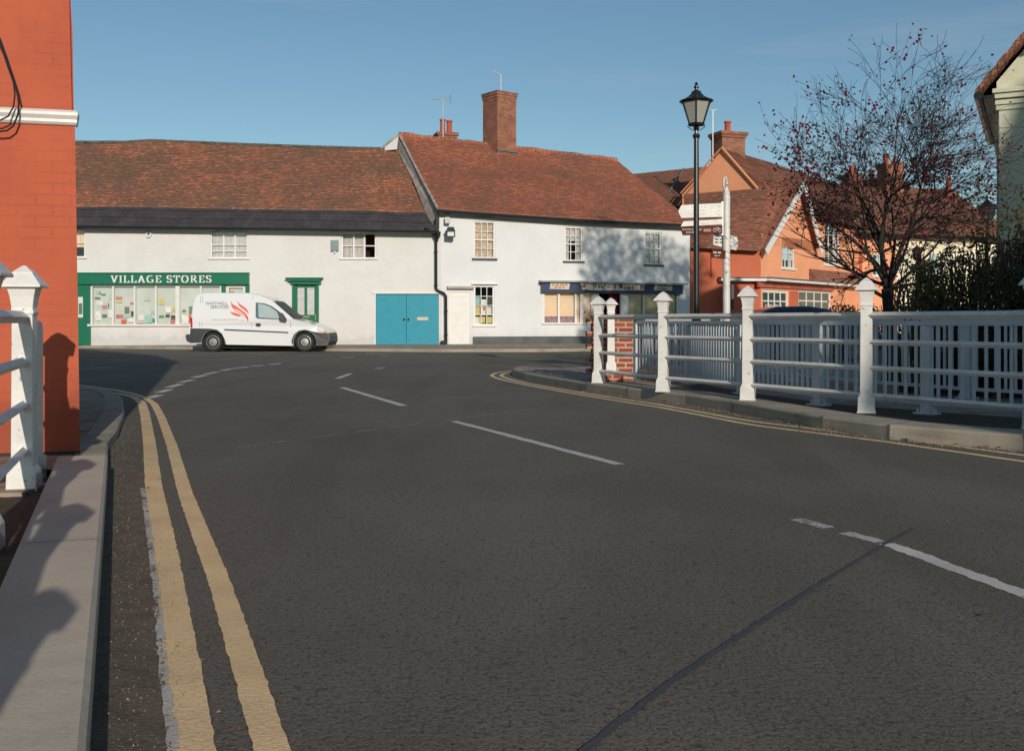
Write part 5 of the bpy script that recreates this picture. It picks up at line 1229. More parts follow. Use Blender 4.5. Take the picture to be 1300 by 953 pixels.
# ================================================================== STREET LAMPS
def street_lamp(x, y, zt_, label, s=1.0, base=.1):
    t_ = thing('street_lamp', (x, y, base), label, 'street lamp', 'black lantern street lamps')
    L = .0; z_ = zt_
    b = MB(); b.lathe((x, y, base), [(.10 * s, 0), (.10 * s, .3), (.085 * s, .34), (.075 * s, .9), (.05 * s, .96), (.045 * s, 1.2), (.042 * s, 2.6 - base), (.036 * s, z_ - .78 - base - .02)], 14, sm=True); b.lathe((x, y, z_ - .84), [(.05, 0), (.058, .03), (.05, .06)], 12); b.lathe((x, y, z_ - .79), [(.03, 0), (.028, .06), (.05, .1), (.02, .14), (.02, .16)], 10)
    b.build('column', M['iron'], t_)
    b = MB(); 
    for sx_ in (-1, 1):
        b.tube([Vector((x, y, z_ - .72)), Vector((x + sx_ * .06, y, z_ - .72)), Vector((x + sx_ * .13, y, z_ - .67)), Vector((x + sx_ * .12, y, z_ - .63)), Vector((x + sx_ * .07, y, z_ - .64))], .007, 6)
    b.build('frog_bracket', M['iron'], t_)
    rb, rt = .12, .225; za, zb2 = z_ - .62, z_ - .31; ro = radians(20); n = 6
    b = MB(); b.lathe((x, y, za - .03), [(rb + .01, 0), (rb + .02, .03)], n, rot=ro); b.lathe((x, y, zb2), [(rt + .015, 0), (rt + .02, .02)], n, rot=ro)
    for k_ in range(n):
        a = 2 * pi * k_ / n + ro; b.tube([Vector((x + rb * cos(a), y + rb * sin(a), za)), Vector((x + rt * cos(a), y + rt * sin(a), zb2))], .010, 5)
    b.build('lantern_frame', M['iron'], t_)
    b = MB(); b.lathe((x, y, 0), [(rb - .006, za + .002), (rt - .006, zb2 - .001)], n, rot=ro); b.build('lantern_glass', M['lantern'], t_)
    b = MB(); b.lathe((x, y, zb2 + .02), [(rt + .03, 0), (rt + .035, .012), (rt - .02, .03), (.13, .075), (.085, .12), (.07, .135), (.075, .15), (.04, .165), (.025, .18), (.025, .2), (.04, .215), (.04, .23), (.015, .25), (.028, .27), (.005, .30)], n * 2, rot=ro); b.build('lantern_roof', M['iron'], t_)
    return t_
street_lamp(P(884, 105, 15.5).x + .0, 15.5, P(884, 105, 15.5).z, 'tall black lamp post with lantern beside the white fingerpost')
street_lamp(P(1253, 248, 26).x, 26, P(1253, 248, 26).z, 'distant black lantern lamp showing above the hedge beside the stucco house')
o = thing('wall_lantern', P(1164, 325, 44), 'small black wall lantern on the cream wall behind the shrub', 'lantern')
c = P(1164, 325, 44)
b = MB(); b.lathe(c + Vector((0, 0, -.2)), [(.12, 0), (.22, .45), (.24, .47), (.05, .62), (.02, .7)], 6); b.build('lantern_body', M['iron'], o)
b = MB(); b.lathe(c + Vector((0, 0, -.3)), [(.03, -1.0), (.05, .1)], 6); b.build('bracket', M['iron'], o)

# ================================================================== FINGERPOST
fy = 16.5; fx = P(922.3, 0, fy).x
fp = thing('fingerpost', (fx, fy, .11), 'white fingerpost with ring finial and white and brown sign arms', 'signpost')
b = MB(); zt_ = P(0, 245, fy).z
b.lathe((fx, fy, .11), [(.085, 0), (.085, .25), (.066, .3), (.059, .32), (.058, zt_ - .22), (.062, zt_ - .2), (.062, zt_ - .16), (.052, zt_ - .15), (.058, zt_ - .11), (.03, zt_ - .06), (.02, zt_ - .0)], 14, sm=True); b.build('post', M['rail_paint'], fp)
b = MB(); rc = P(920.8, 234, fy); b.tube([rc + Vector((.032 * cos(a * pi / 10), .03 * cos(a * pi / 10), .115 * sin(a * pi / 10))) for a in range(21)], .016, 6); b.build('ring_finial', M['rail_paint'], fp)
def arm(poly, mat, yaw=0.0, lines=(), text=None, border=None, lab=None, dy=.07):
    cx = fx; F = Fr(fx, fy - dy, yaw)
    pl = [F.at(px, py) for px, py in poly]
    b = MB(); b.prism(F, pl, -.012, .012); o = b.build('sign_arm', mat, fp, bevel=.003)
    if lab: o['label'] = lab
    return F, o
F, o = arm([(860.7, 268.7), (864.8, 260.5), (917, 257.7), (917, 275.5), (864.8, 277)], M['rail_paint'], lab='upper white arm pointing left')
m = MB()
for py in (263.5, 268, 272.5):
    dashes(F, F.u(878), F.u(897), F.z(0, py), .018, .0135, m, .05)
for py in (262, 267.5, 273): m.face([F.pt(F.u(911.5), .0135, F.z(0, py + 1)), F.pt(F.u(913.5), .0135, F.z(0, py + 1)), F.pt(F.u(913.5), .0135, F.z(0, py - 1)), F.pt(F.u(911.5), .0135, F.z(0, py - 1))])
m.build('worn_lettering', M['pale_ink'], o)
F, o = arm([(864, 287.8), (867.5, 281), (917, 278.2), (917, 285), ], M['rail_paint'], lab='lower white arm pointing left')
m = MB(); dashes(F, F.u(882), F.u(900), F.z(0, 284.2), .018, .0135, m, .05); m.build('worn_lettering', M['pale_ink'], o)
F, o = arm([(863.5, 288.7), (917, 285.9), (917, 296.6), (866.8, 298.9)], M['brown_sign'], lab='brown cycle route arm pointing left')
plain_text(F, 'SOUTH SUFFOLK', F.u(866), F.u(891), F.z(0, 292.4), .024, .0135, M['lens'], o, 'lettering', .01)
plain_text(F, 'ROUTE', F.u(871), F.u(883), F.z(0, 296.0), .024, .0135, M['lens'], o, 'lettering', .01)
m = MB()
for px in (907, 913):
    cpt = F.pt(F.u(px), .018, F.z(0, 292.3)); m.tube([cpt + Vector((.026 * cos(a * pi / 6), 0, .026 * sin(a * pi / 6))) for a in range(13)], .004, 4)
c1_, c2_ = F.pt(F.u(907), .018, F.z(0, 292.3)), F.pt(F.u(913), .018, F.z(0, 292.3))
m.tube([c1_, c1_ + Vector((.02, 0, .04)), c2_ + Vector((-.01, 0, .04)), c2_], .004, 4); m.tube([c2_ + Vector((-.01, 0, .04)), c1_.lerp(c2_, .5)], .004, 4); m.build('cycle_symbol', M['lens'], o)
m = MB(); 
for (a, b_, c_, d_) in ((893, 290.6, 902.5, 294.2),): m.box(F, F.u(a), F.u(c_), .012, .0135, F.z(0, d_), F.z(0, b_))
m.build('badge', pm('pale badge', (.40, .24, .17), .6), o)
F, o = arm([(905.7, 294.6), (935.2, 300.6), (937, 309), (934.5, 318), (905, 311)], M['rail_paint'], yaw=radians(20), lab='white arm crossing behind the post', dy=-.07)
m = MB()
for i, (pa, pb) in enumerate(((299.5, 301.5), (303.3, 305.3), (307.3, 309.3))): dashes(F, F.u(907), F.u(917), F.z(911, pa + 1.5), .025, .0135, m, .06)
m.build('worn_lettering', M['grey_ink'], o)
F, o = arm([(903.7, 315), (920.7, 318.3), (920, 328.9), (903.7, 327)], M['brown_sign'], yaw=radians(20), lab='small brown arm below the crossing white arm')
m = MB(); dashes(F, F.u(905), F.u(915), F.z(911, 321.5), .02, .0135, m, .05); dashes(F, F.u(907), F.u(913), F.z(911, 325.5), .02, .0135, m, .05); m.build('worn_lettering', M['lens'], o)
b = MB(); b.box(Fr(fx, fy, 0), -.085, -.05, -.02, .02, P(0, 299, fy).z, P(0, 256, fy).z); b.build('bracket', M['galv'], fp)

# ================================================================== VAN
VY = 31.0; VS = 4.32 / 935.0 * 1.0    # metres per crop pixel
vx0 = P(235.8, 0, VY - .0).x; VF = Fr(vx0, VY, 0)
HW = .84
vz = gz(VY)
vn = thing('parked_van', (vx0 + 2.1, VY + HW, vz), 'small white panel van with dark bumpers parked outside the green shopfront', 'van')
S_ = lambda cx: (cx - 30) * VS; H_ = lambda cy: vz + (606 - cy) * (1.80 / 366.0)
belt = 400
lower = [(45, 545), (38, 470), (60, 440), (62, belt), (735, belt + 5), (800, 420), (890, 446), (935, 468), (962, 500), (965, 545), (950, 568), (880, 570)]
def archpts(cx, cy, r, n=14): return [(cx + r * cos(pi * i / n), cy - r * sin(pi * i / n)) for i in range(n + 1)]
rear = (208, 545); front = (808, 548); R_ = 74
low = lower[:-1] + [(front[0] + R_, 568)] + archpts(front[0], 552, R_) + [(front[0] - R_, 570), (300, 562), (rear[0] + R_, 560)] + archpts(rear[0], 550, R_) + [(rear[0] - R_, 556), (60, 556)]
upper = [(62, belt), (66, 320), (80, 270), (100, 250), (150, 241), (430, 243), (510, 258), (590, 290), (660, 345), (735, belt + 5)]
def hw(cx, cy):
    w = HW
    if cy < belt: w -= .17 * (belt - cy) / 160.0
    if cx > 800: w -= .16 * ((cx - 800) / 165.0) ** 2
    if cx < 80: w -= .02
    return w
b = MB()
for sgn_ in (1, -1):
    f = lambda q: VF.pt(S_(q[0]), 0, 0) * 1.0
    def pt3(q): 
        yy_ = VY + HW - sgn_ * hw(*q); return Vector((vx0 + S_(q[0]), yy_, H_(q[1])))
    a = [pt3(q) for q in low]; c = [pt3(q) for q in upper]
    b.face(a if sgn_ > 0 else a[::-1]); b.face(c[::-1] if sgn_ > 0 else c)
def p3(q, sgn_): return Vector((vx0 + S_(q[0]), VY + HW - sgn_ * hw(*q), H_(q[1])))
out = [(45, 545), (38, 470), (60, 440), (62, belt)] + upper[1:] + [(800, 420), (890, 446), (935, 468), (962, 500), (965, 545), (950, 568)]
for q, r in zip(out[:-1], out[1:]): b.face([p3(q, 1), p3(r, 1), p3(r, -1), p3(q, -1)], None, 0, False)
b.face([p3((60, 556), 1), p3((45, 545), 1), p3((45, 545), -1), p3((60, 556), -1)])
b.build('body', M['van'], vn, bevel=.035)
b = MB(); b.box(Fr(vx0, VY + HW, 0), S_(120), S_(900), -.6, .6, H_(585), H_(500)); b.build('underbody', M['rubber'], vn)
# near-side and far-side details
def side(poly, mat, name, d0=.004, d1=.012, parent=vn, sides=(1,), mi=None):
    o = None
    for sg in sides:
        bb = MB(); A = [p3(q, sg) - Vector((0, sg * d0, 0)) for q in poly]; B = [p3(q, sg) - Vector((0, sg * d1, 0)) for q in poly]
        bb.face(B if sg > 0 else B[::-1]); n = len(A)
        for i in range(n): bb.face([A[i], A[(i + 1) % n], B[(i + 1) % n], B[i]])
        o = bb.build(name, mat, parent)
    return o
win = [(484, 303), (540, 308), (590, 325), (640, 358), (682, 410), (500, 401), (488, 390)]
side(win, M['plastic'], 'side_window', sides=(1, -1))
side([(500, 310), (540, 315), (585, 331), (628, 362), (648, 405), (508, 395)], pm('pale glass', (.42, .52, .50), .08), 'window_pane', .0125, .016)
side([(487, 306), (500, 309), (506, 396), (490, 388)], pm('teal glass', (.10, .2, .22), .08), 'quarter_glass', .0128, .0165)
side([(655, 365), (668, 372), (694, 408), (692, 418), (655, 412), (648, 395)], M['plastic'], 'wing_mirror', .02, .16)
side([(283, 466), (702, 484), (702, 492), (283, 474)], M['plastic'], 'rub_strip', sides=(1, -1))
side([(490, 433), (500, 430), (518, 431), (524, 440), (518, 448), (498, 448), (489, 441)], M['plastic'], 'door_handle', .004, .03)
# bumpers
rb_ = [(30, 512), (32, 500), (56, 498), (58, 460), (150, 462)] + archpts(rear[0], 550, R_ + 14)[::-1][0:9] + []
rb_ = [(42, 545), (30, 515), (34, 500), (58, 498), (60, 462), (190, 464), (235, 470), (268, 495), (288, 535), (296, 565), (282, 560)] + [(q[0], q[1]) for q in archpts(rear[0], 550, R_ + 1)] + [(70, 552)]
side(rb_, M['plastic'], 'rear_bumper', .004, .02, sides=(1, -1))
fb_ = [(726, 566), (724, 535), (740, 500), (770, 476), (810, 470), (850, 478), (880, 486), (960, 492), (966, 545), (950, 569), (884, 570)] + archpts(front[0], 552, R_ + 1) + []
side(fb_, M['plastic'], 'front_bumper', .004, .02, sides=(1, -1))
b = MB()
for q, r in (((958, 490), (966, 515)), ((966, 515), (967, 545)), ((967, 545), (952, 570))): b.face([p3(q, 1) + Vector((.012, 0, 0)), p3(r, 1) + Vector((.012, 0, 0)), p3(r, -1) + Vector((.012, 0, 0)), p3(q, -1) + Vector((.012, 0, 0))])
for q, r in (((40, 545), (30, 515)), ((30, 515), (34, 500)), ((34, 500), (58, 498))): b.face([p3(q, 1) - Vector((.012, 0, 0)), p3(r, 1) - Vector((.012, 0, 0)), p3(r, -1) - Vector((.012, 0, 0)), p3(q, -1) - Vector((.012, 0, 0))])
b.build('bumper_faces', M['plastic'], vn)
b = MB(); b.tube([Vector((vx0 + S_(30), VY + HW, H_(545))), Vector((vx0 + S_(12), VY + HW, H_(545))), Vector((vx0 + S_(10), VY + HW, H_(520)))], .022, 6); b.lathe((vx0 + S_(10), VY + HW, H_(518)), [(.01, -.03), (.026, -.01), (.026, .015), (.01, .03)], 8); b.build('tow_bar', M['iron'], vn)
side([(58, 398), (72, 394), (74, 455), (62, 460)], M['lamp_red'], 'tail_lamp', .004, .02, sides=(1, -1))
side([(890, 452), (925, 462), (930, 485), (900, 478)], M['lens'], 'headlight', .004, .02, sides=(1, -1))
side([(936, 470), (952, 482), (950, 492), (932, 486)], M['amber'], 'indicator', .005, .02, sides=(1, -1))
b = MB(); wsL = [(600, 296), (735, 402)]; b.face([p3(wsL[0], .93) + Vector((.01, 0, .012)), p3(wsL[1], .93) + Vector((.01, 0, .012)), p3(wsL[1], -.93) + Vector((.01, 0, .012)), p3(wsL[0], -.93) + Vector((.01, 0, .012))]); b.build('windscreen', M['plastic'], vn)
b = MB(); b.tube([Vector((vx0 + S_(592), VY + HW, H_(292))), Vector((vx0 + S_(580), VY + HW, H_(270)))], .006, 5); b.build('radio_aerial', M['iron'], vn)
for px_ in (462, 716, 132, 118):
    side([(px_, 262 if px_ < 500 else 420), (px_ + 2.5, 262 if px_ < 500 else 420), (px_ + 2.5, 455), (px_, 455)], pm('seam grey', (.28, .28, .28), .6), 'door_seam', .003, .0045)
def wheel(cx, cy, sg, r=.292):
    c = Vector((vx0 + S_(cx), VY + HW - sg * (HW - .10), vz + r)); o_ = None
    def disc_(prof, mat, nm, par, n=28):
        b = MB(); R = [[Vector((c.x + q * cos(2 * pi * k_ / n), c.y - sg * d, c.z + q * sin(2 * pi * k_ / n))) for k_ in range(n)] for q, d in prof]
        for i in range(len(R) - 1):
            for k_ in range(n): b.face([R[i][k_], R[i][(k_ + 1) % n], R[i + 1][(k_ + 1) % n], R[i + 1][k_]], None, 0, True)
        b.face(R[0]); b.face(R[-1]); return b.build(nm, mat, par)
    w = disc_([(r * .6, -.1), (r * .95, -.1), (r, -.07), (r, .05), (r * .95, .085), (r * .68, .09)], M['rubber'], 'wheel', vn)
    disc_([(r * .68, .05), (r * .68, .096), (r * .64, .098), (r * .60, .082), (r * .45, .075), (r * .42, .09), (r * .3, .094), (r * .1, .1)], M['steel'], 'rim', w)
    b = MB()
    for k_ in range(12):
        a = 2 * pi * k_ / 12; u_ = Vector((cos(a), 0, sin(a))); v_ = Vector((-sin(a), 0, cos(a))); p = c + u_ * r * .53 + Vector((0, -sg * .084, 0))
        b.face([p + u_ * .02 + v_ * .011, p + u_ * .02 - v_ * .011, p - u_ * .02 - v_ * .008, p - u_ * .02 + v_ * .008])
    b.build('rim_slots', M['dark_in'], w)
for sg in (1, -1): wheel(*rear, sg); wheel(*front, sg)
# van lettering: crop (230,370) 13x
class VFr:
    """lettering frame lying on the leaning upper side"""
    def pt(s, u_, d, z_):
        cx = 30 + u_ / VS; cy = 606 - (z_ - vz) * (366.0 / 1.80); return p3((cx, cy), 1) - Vector((0, d, 0))
VL = VFr(); vu = lambda c13: S_((230 + c13 / 13.0 - 230) * 5.2); vzz = lambda c13: H_((370 + c13 / 13.0 - 330) * 5.2)
plain_text(VL, 'WHITWELL', vu(380), vu(748), vzz(274), vzz(228) - vzz(274), .008, M['grey_ink'], vn, 'side_lettering')
plain_text(VL, 'SERVICES', vu(470), vu(768), vzz(328), vzz(284) - vzz(328), .008, M['grey_ink'], vn, 'side_lettering')
m = MB(); dashes(VL, vu(520), vu(950), vzz(505), .02, .008, m, .08); dashes(VL, vu(980), vu(1050), vzz(520), .02, .008, m, .05); m.build('side_lettering', M['pale_ink'], vn)
def flame(pts, mat, d):
    b = MB(); n = len(pts) // 2
    for i in range(n - 1): b.face([VL.pt(vu(x), d, vzz(y)) for x, y in (pts[i], pts[i + 1], pts[-i - 2], pts[-i - 1])])
    b.build('flame_logo', mat, vn)
flame([(798, 205), (830, 262), (900, 300), (980, 350), (1050, 400), (1100, 470), (1098, 540), (1070, 480), (1000, 420), (930, 380), (860, 345), (812, 290)], M['pink_red'], .008)
flame([(905, 215), (950, 262), (1020, 300), (1075, 345), (1110, 410), (1112, 415), (1060, 375), (1000, 330), (940, 290), (905, 222)], M['pink_red'], .0085)
flame([(800, 375), (850, 390), (920, 410), (970, 430), (970, 450), (920, 445), (850, 425), (800, 385)], M['pink_red'], .009)
flame([(860, 330), (930, 350), (1000, 400), (1060, 450), (1055, 462), (985, 430), (920, 395), (870, 370)], M['peach'], .0095)

# ================================================================== DARK BLUE CAR behind the railings
cy0 = 25.0; cX = P(905, 0, cy0).x; cz = gz(cy0)
cz -= .09
ca = thing('parked_car', (cX + 2, cy0, cz), 'dark navy car parked behind the white railings in front of the coral house', 'car')
prof = [(0, .35), (0, .62), (.08, .85), (.75, .95), (1.35, 1.33), (1.6, 1.40), (2.4, 1.41), (2.9, 1.33), (3.45, .98), (4.05, .88), (4.2, .6), (4.2, .35)]
def arcs(x, r=.36, n=10): return [(x + r * cos(pi * i / n), .33 + r * sin(pi * i / n)) for i in range(n + 1)]
b = MB(); sidep = prof + [(3.78, .25)] + [(a_, z_) for a_, z_ in arcs(3.38)][0:] + [(2.9, .25), (1.2, .25)] + arcs(.82) + [(.4, .25)]
for yv, rv in ((cy0, 1), (cy0 + 1.65, -1)):
    pts = [Vector((cX + x, yv + rv * (.12 * max(0, (z_ - .9) / .5)), cz + z_)) for x, z_ in sidep]; b.face(pts if rv > 0 else pts[::-1])
for q, r in zip(prof[:-1], prof[1:]):
    ins = lambda z_: .12 * max(0, (z_ - .9) / .5)
    b.face([Vector((cX + q[0], cy0 + ins(q[1]), cz + q[1])), Vector((cX + r[0], cy0 + ins(r[1]), cz + r[1])), Vector((cX + r[0], cy0 + 1.65 - ins(r[1]), cz + r[1])), Vector((cX + q[0], cy0 + 1.65 - ins(q[1]), cz + q[1]))])
b.build('body', M['car'], ca, bevel=.04)
b = MB(); Fc = Fr(cX, cy0, 0)
for wv in ([(.95, .95), (1.4, 1.28), (2.05, 1.33), (2.05, .95)], [(2.12, .95), (2.12, 1.33), (2.75, 1.28), (3.25, .95)]):
    pts = [Vector((cX + x, cy0 - .006 + .12 * max(0, (z_ - .9) / .5), cz + z_)) for x, z_ in wv]; b.face(pts[::-1])
b.build('side_window', M['plastic'], ca)
for x in (.82, 3.38):
    for yv in (cy0 + .08, cy0 + 1.5):
        b = MB(); cc = Vector((cX + x, yv, cz + .31)); b.tube([cc - Vector((0, .1, 0)), cc + Vector((0, .1, 0))], .31, 22); o = b.build('wheel', M['rubber'], ca)
        b = MB(); b.tube([cc - Vector((0, .106, 0)), cc + Vector((0, .104, 0))], .19, 18); b.build('rim', M['steel'], o)

# ================================================================== VEGETATION
def leaf_faces(mb, c, size, rnd, mi=0, asp=.55, droop=0.0):
    a = Vector((rnd.gauss(0, 1), rnd.gauss(0, 1), rnd.gauss(0, 1) - droop)).normalized(); q = Vector((rnd.gauss(0, 1), rnd.gauss(0, 1), rnd.gauss(0, 1)))
    s_ = a.cross(q).normalized() * size * asp * .5; l = a * size * .5
    mb.face([c - l, c - l * .1 + s_, c + l, c - l * .1 - s_], [(0, 0)] * 4, mi)
def tree(base, seed, label):
    rnd = random.Random(seed); t_ = thing('crab_apple_tree', base, label, 'tree')
    tr = MB(); tw = MB(); tips = []; mids = []
    cen = Vector(base) + Vector((-.02, 0, 3.1))
    def grow(p, d, L, r, lvl):
        n = 5 if lvl < 2 else 4; pts = [p]; rad = [r]; q = p.copy(); dd = d.copy()
        for i in range(n):
            dd = (dd + Vector((rnd.gauss(0, .13), rnd.gauss(0, .13), rnd.gauss(0, .09) + (.05 if lvl < 3 else .0)))).normalized()
            q = q + dd * L / n; pts.append(q.copy()); rad.append(max(.0028, r * (1 - .62 * (i + 1) / n)))
        (tr if lvl < 2 else tw).tube(pts, rad, 7 if lvl < 2 else (4 if lvl < 4 else 3), caps=False)
        if lvl >= 3: tips.append(q.copy()); mids.append(pts[2].copy())
        if lvl >= 5 or (lvl == 4 and rnd.random() < .35): return
        if q.x < base[0] - 1.62 + .08 * lvl or q.x > base[0] + 1.75: return
        if q.z < 2.15 and abs(q.x - base[0]) > .5: return
        if q.z > 4.75: return
        k_ = {0: 0, 1: 7, 2: 5, 3: 5, 4: 4}[lvl]
        for j in range(k_):
            i = rnd.choice(range(1, n + 1)) if j else n
            ax = Vector((rnd.gauss(0, 1), rnd.gauss(0, 1), rnd.gauss(0, .6))); nd = (dd * (1.0 if j else 2) + ax.normalized() * rnd.uniform(.6, 1.15)).normalized()
            outw = (pts[i] - cen); outw.z *= .4
            nd = (nd + outw.normalized() * .18).normalized()
            grow(pts[i], nd, L * rnd.uniform(.5, .78), rad[i] * .72, lvl + 1)
    b0 = Vector(base); f = b0 + Vector((-.02, 0, 1.36))
    tr.tube([b0, b0 + Vector((.03, 0, .5)), b0 + Vector((.0, 0, 1.0)), f], [.115, .085, .078, .085], 10, caps=False)
    for (dx, dy, dz, L, r) in ((-.75, .1, 1.0, 1.5, .055), (-.28, -.2, 1.2, 1.75, .06), (.12, .25, 1.3, 1.85, .062), (.5, -.15, 1.1, 1.6, .058), (-.95, -.2, .42, 1.25, .042), (.95, .15, .6, 1.35, .045), (.2, .6, 1.0, 1.5, .045), (-.2, -.7, .9, 1.3, .04), (-1.0, .3, .7, 1.35, .04), (1.0, -.4, .28, 1.1, .036)):
        grow(f + Vector((0, 0, rnd.uniform(-.15, .15))), Vector((dx, dy, dz)).normalized(), L * .95, r * .72, 1)
    tr.build('trunk', M['bark'], t_); tw.build('crown', M['bark'], t_)
    lf = MB(); be_ = MB()
    for p in tips + mids:
        low = p.z < 3.2; left = p.x < base[0] - .55
        if rnd.random() < (.5 if p.x < base[0] - .6 else (.34 if low else .16)):
            for _ in range(rnd.randint(1, 3 if low else 2)): leaf_faces(lf, p + Vector((rnd.gauss(0, .05), rnd.gauss(0, .05), rnd.gauss(0, .05))), rnd.uniform(.035, .065), rnd, asp=.7)
        pr_ = .24 if (p.x < base[0] - .95 and 3.05 < p.z < 4.0) else .018
        if rnd.random() < pr_:
            for _ in range(rnd.randint(2, 6) if pr_ > .3 else rnd.randint(1, 3)):
                c = p + Vector((rnd.gauss(0, .05), rnd.gauss(0, .05), rnd.gauss(-.03, .04))); r = rnd.uniform(.014, .022)
                be_.lathe(c, [(r * .4, -r), (r, -r * .2), (r * .9, r * .5), (r * .3, r)], 6, sm=True)
    lf.build('leaves', M['leaf_red'], t_); be_.build('berries', M['berry'], t_)
    print('tree tips', len(tips), 'faces', len(tw.f))
    return t_
tree((P(1128, 0, 15).x, 15.0, .11), 5, 'nearly bare crab apple tree with crimson berries behind the white railings')

def shrub(name, label, blobs, n, size, mats, weights, stems=0, seed=1, cat='shrub', stem_h=1.5, asp=.55):
    rnd = random.Random(seed); c0 = blobs[0][0]; t_ = thing(name, (c0[0], c0[1], .11), label, cat)
    mbs = [MB() for _ in mats]; tot = sum(b[1][0] * b[1][1] * b[1][2] for b in blobs)
    for (c, r) in blobs:
        k_ = int(n * r[0] * r[1] * r[2] / tot)
        for _ in range(k_):
            v = Vector((rnd.gauss(0, 1), rnd.gauss(0, 1), rnd.gauss(0, 1))).normalized() * (rnd.random() ** .38)
            p = Vector((c[0] + v.x * r[0], c[1] + v.y * r[1], c[2] + v.z * r[2]))
            nv = noise.noise(p * 2.6) + .5 * noise.noise(p * 6)
            if nv < -.12 + .25 * v.length * rnd.random() - .1: continue
            if p.z < .13: continue
            leaf_faces(mbs[rnd.choices(range(len(mats)), weights)[0]], p, size * rnd.uniform(.6, 1.3), rnd, asp=asp)
    for k_, (mb_, m_) in enumerate(zip(mbs, mats)):
        if mb_.f: mb_.build('foliage', m_, t_)
    if stems:
        sb = MB()
        for _ in range(stems):
            c, r = rnd.choice(blobs); x = c[0] + rnd.uniform(-.8, .8) * r[0]; y = c[1] + rnd.uniform(-.7, .7) * r[1]; zt2_ = c[2] + r[2] * rnd.uniform(.3, 1.0)
            sb.tube([Vector((x, y, .11)), Vector((x + rnd.gauss(0, .06), y, .11 + (zt2_ - .11) * .5)), Vector((x + rnd.gauss(0, .12), y + rnd.gauss(0, .08), zt2_))], [.014, .01, .005], 4, caps=False)
        sb.build('stems', M['stem'], t_)
    return t_
hy = 12.6
hb = []
for px, pt, rx in ((1178, 330, .55), (1215, 312, .6), (1250, 300, .65), (1290, 292, .7), (1340, 282, .8), (1400, 275, .9)):
    tp = P(px, pt, hy); hb.append(((tp.x, hy + .1 * rx, (tp.z + .1) / 2), (rx * .62, .6, (tp.z - .05) / 2)))
shrub('hedge', 'tall loose green hedge with upright stems behind the picket railings', hb, 26000, .055, [M['leaf_hedge'], M['leaf_dark'], M['leaf_yellow']], [80, 16, 4], 260, 3, 'hedge')
# upright sprays above hedge
def sprays(name, label, spots, seed, mat):
    rnd = random.Random(seed); t_ = thing(name, (spots[0][0], hy, .11), label, 'shrub'); sb = MB(); lb = MB()
    for (x, y, zt3) in spots:
        tpv = Vector((x + rnd.gauss(0, .1), y, zt3)); pts = [Vector((x, y, .11)), Vector((x, y, zt3 * .6)), tpv]; sb.tube(pts, [.012, .009, .003], 4, caps=False)
        for i in range(22):
            q = pts[1].lerp(tpv, i / 22); 
            for _ in range(2): leaf_faces(lb, q + Vector((rnd.gauss(0, .05), rnd.gauss(0, .05), 0)), rnd.uniform(.05, .09), rnd, asp=.5)
    sb.build('stems', M['stem'], t_); lb.build('foliage', mat, t_); return t_
rnd = random.Random(9)
sprays('tall_shrub', 'leggy shrub with upright leafy stems against the stucco pilaster', [(P(px, 0, 12.9).x, 12.9 + rnd.uniform(-.2, .2), P(px, py + rnd.uniform(-6, 6), 12.9).z) for px, py in [(1222, 290), (1232, 282), (1243, 272), (1256, 285), (1264, 268), (1272, 262), (1280, 272), (1287, 245), (1294, 240), (1300, 262), (1310, 235), (1322, 250), (1205, 296), (1250, 290), (1291, 260), (1276, 285)]], 4, M['leaf_hedge'])
shrub('variegated_shrub', 'sunlit cream and green variegated shrub right of the tree trunk', [((P(1166, 0, 13.4).x, 13.4, 1.1), (.32, .3, .95)), ((P(1190, 0, 13.5).x, 13.5, 1.35), (.28, .3, .6))], 3600, .05, [M['leaf_pale'], M['leaf_hedge'], M['leaf_dark']], [50, 25, 25], 40, 6)
shrub('evergreen_shrub', 'dark evergreen shrub under the hedge at the right edge', [((P(1290, 0, 11.9).x, 11.9, .85), (.62, .5, .8)), ((P(1330, 0, 11.8).x, 11.8, .95), (.6, .5, .9)), ((P(1255, 0, 12.0).x, 12.0, .6), (.35, .4, .55))], 15000, .05, [M['leaf_dark'], M['leaf_yellow'], M['leaf_hedge']], [93, 2, 5], 60, 7)
shrub('round_shrub', 'small dark shrub against the coral house left of the tree trunk', [((P(1070, 0, 30).x, 30, .75), (.75, .6, .75)), ((P(1094, 0, 30).x, 30, .6), (.5, .5, .55))], 4000, .09, [M['leaf_dark'], M['leaf_hedge']], [70, 30], 30, 8)
shrub('round_shrub', 'small dark shrub against the coral house right of the tree trunk', [((P(1112, 0, 31).x, 31, .8), (.6, .6, .75))], 2500, .09, [M['leaf_dark'], M['leaf_hedge']], [60, 40], 20, 12)
bl = []  # unseen tree added, leaf density set to part shade the newsagent wall
for cx__, rx__ in ((9.85, 1.05), (11.3, 1.2), (12.8, 1.2), (14.1, 1.0)):
    for cz__ in (6.6, 8.2, 9.8, 11.4): bl.append(((cx__, 13.0, cz__), (rx__, 1.3, 1.3)))
st = shrub('street_tree', 'tall thinly leaved street tree standing outside the right edge behind the stucco house', bl, 27000, .16, [M['leaf_hedge'], M['leaf_dark']], [60, 40], 0, 31, 'tree', asp=.6)
m = MB(); m.tube([Vector((11.8, 13.2, .1)), Vector((11.75, 13.1, 3)), Vector((11.9, 13.0, 6.5)), Vector((11.8, 13, 10.5))], [.24, .19, .14, .05], 10)
for a_, b_ in (((11.78, 13.1, 4.2), (10.2, 12.8, 8.6)), ((11.85, 13.1, 5.0), (13.3, 13.1, 9.2)), ((11.9, 13, 6.5), (10.8, 13.5, 10.4)), ((11.9, 13, 6.8), (12.8, 12.5, 10.8))):
    a_, b_ = Vector(a_), Vector(b_); m.tube([a_, a_.lerp(b_, .5) + Vector((0, 0, -.15)), b_], [.09, .06, .02], 7)
m.build('trunk', M['bark'], st)
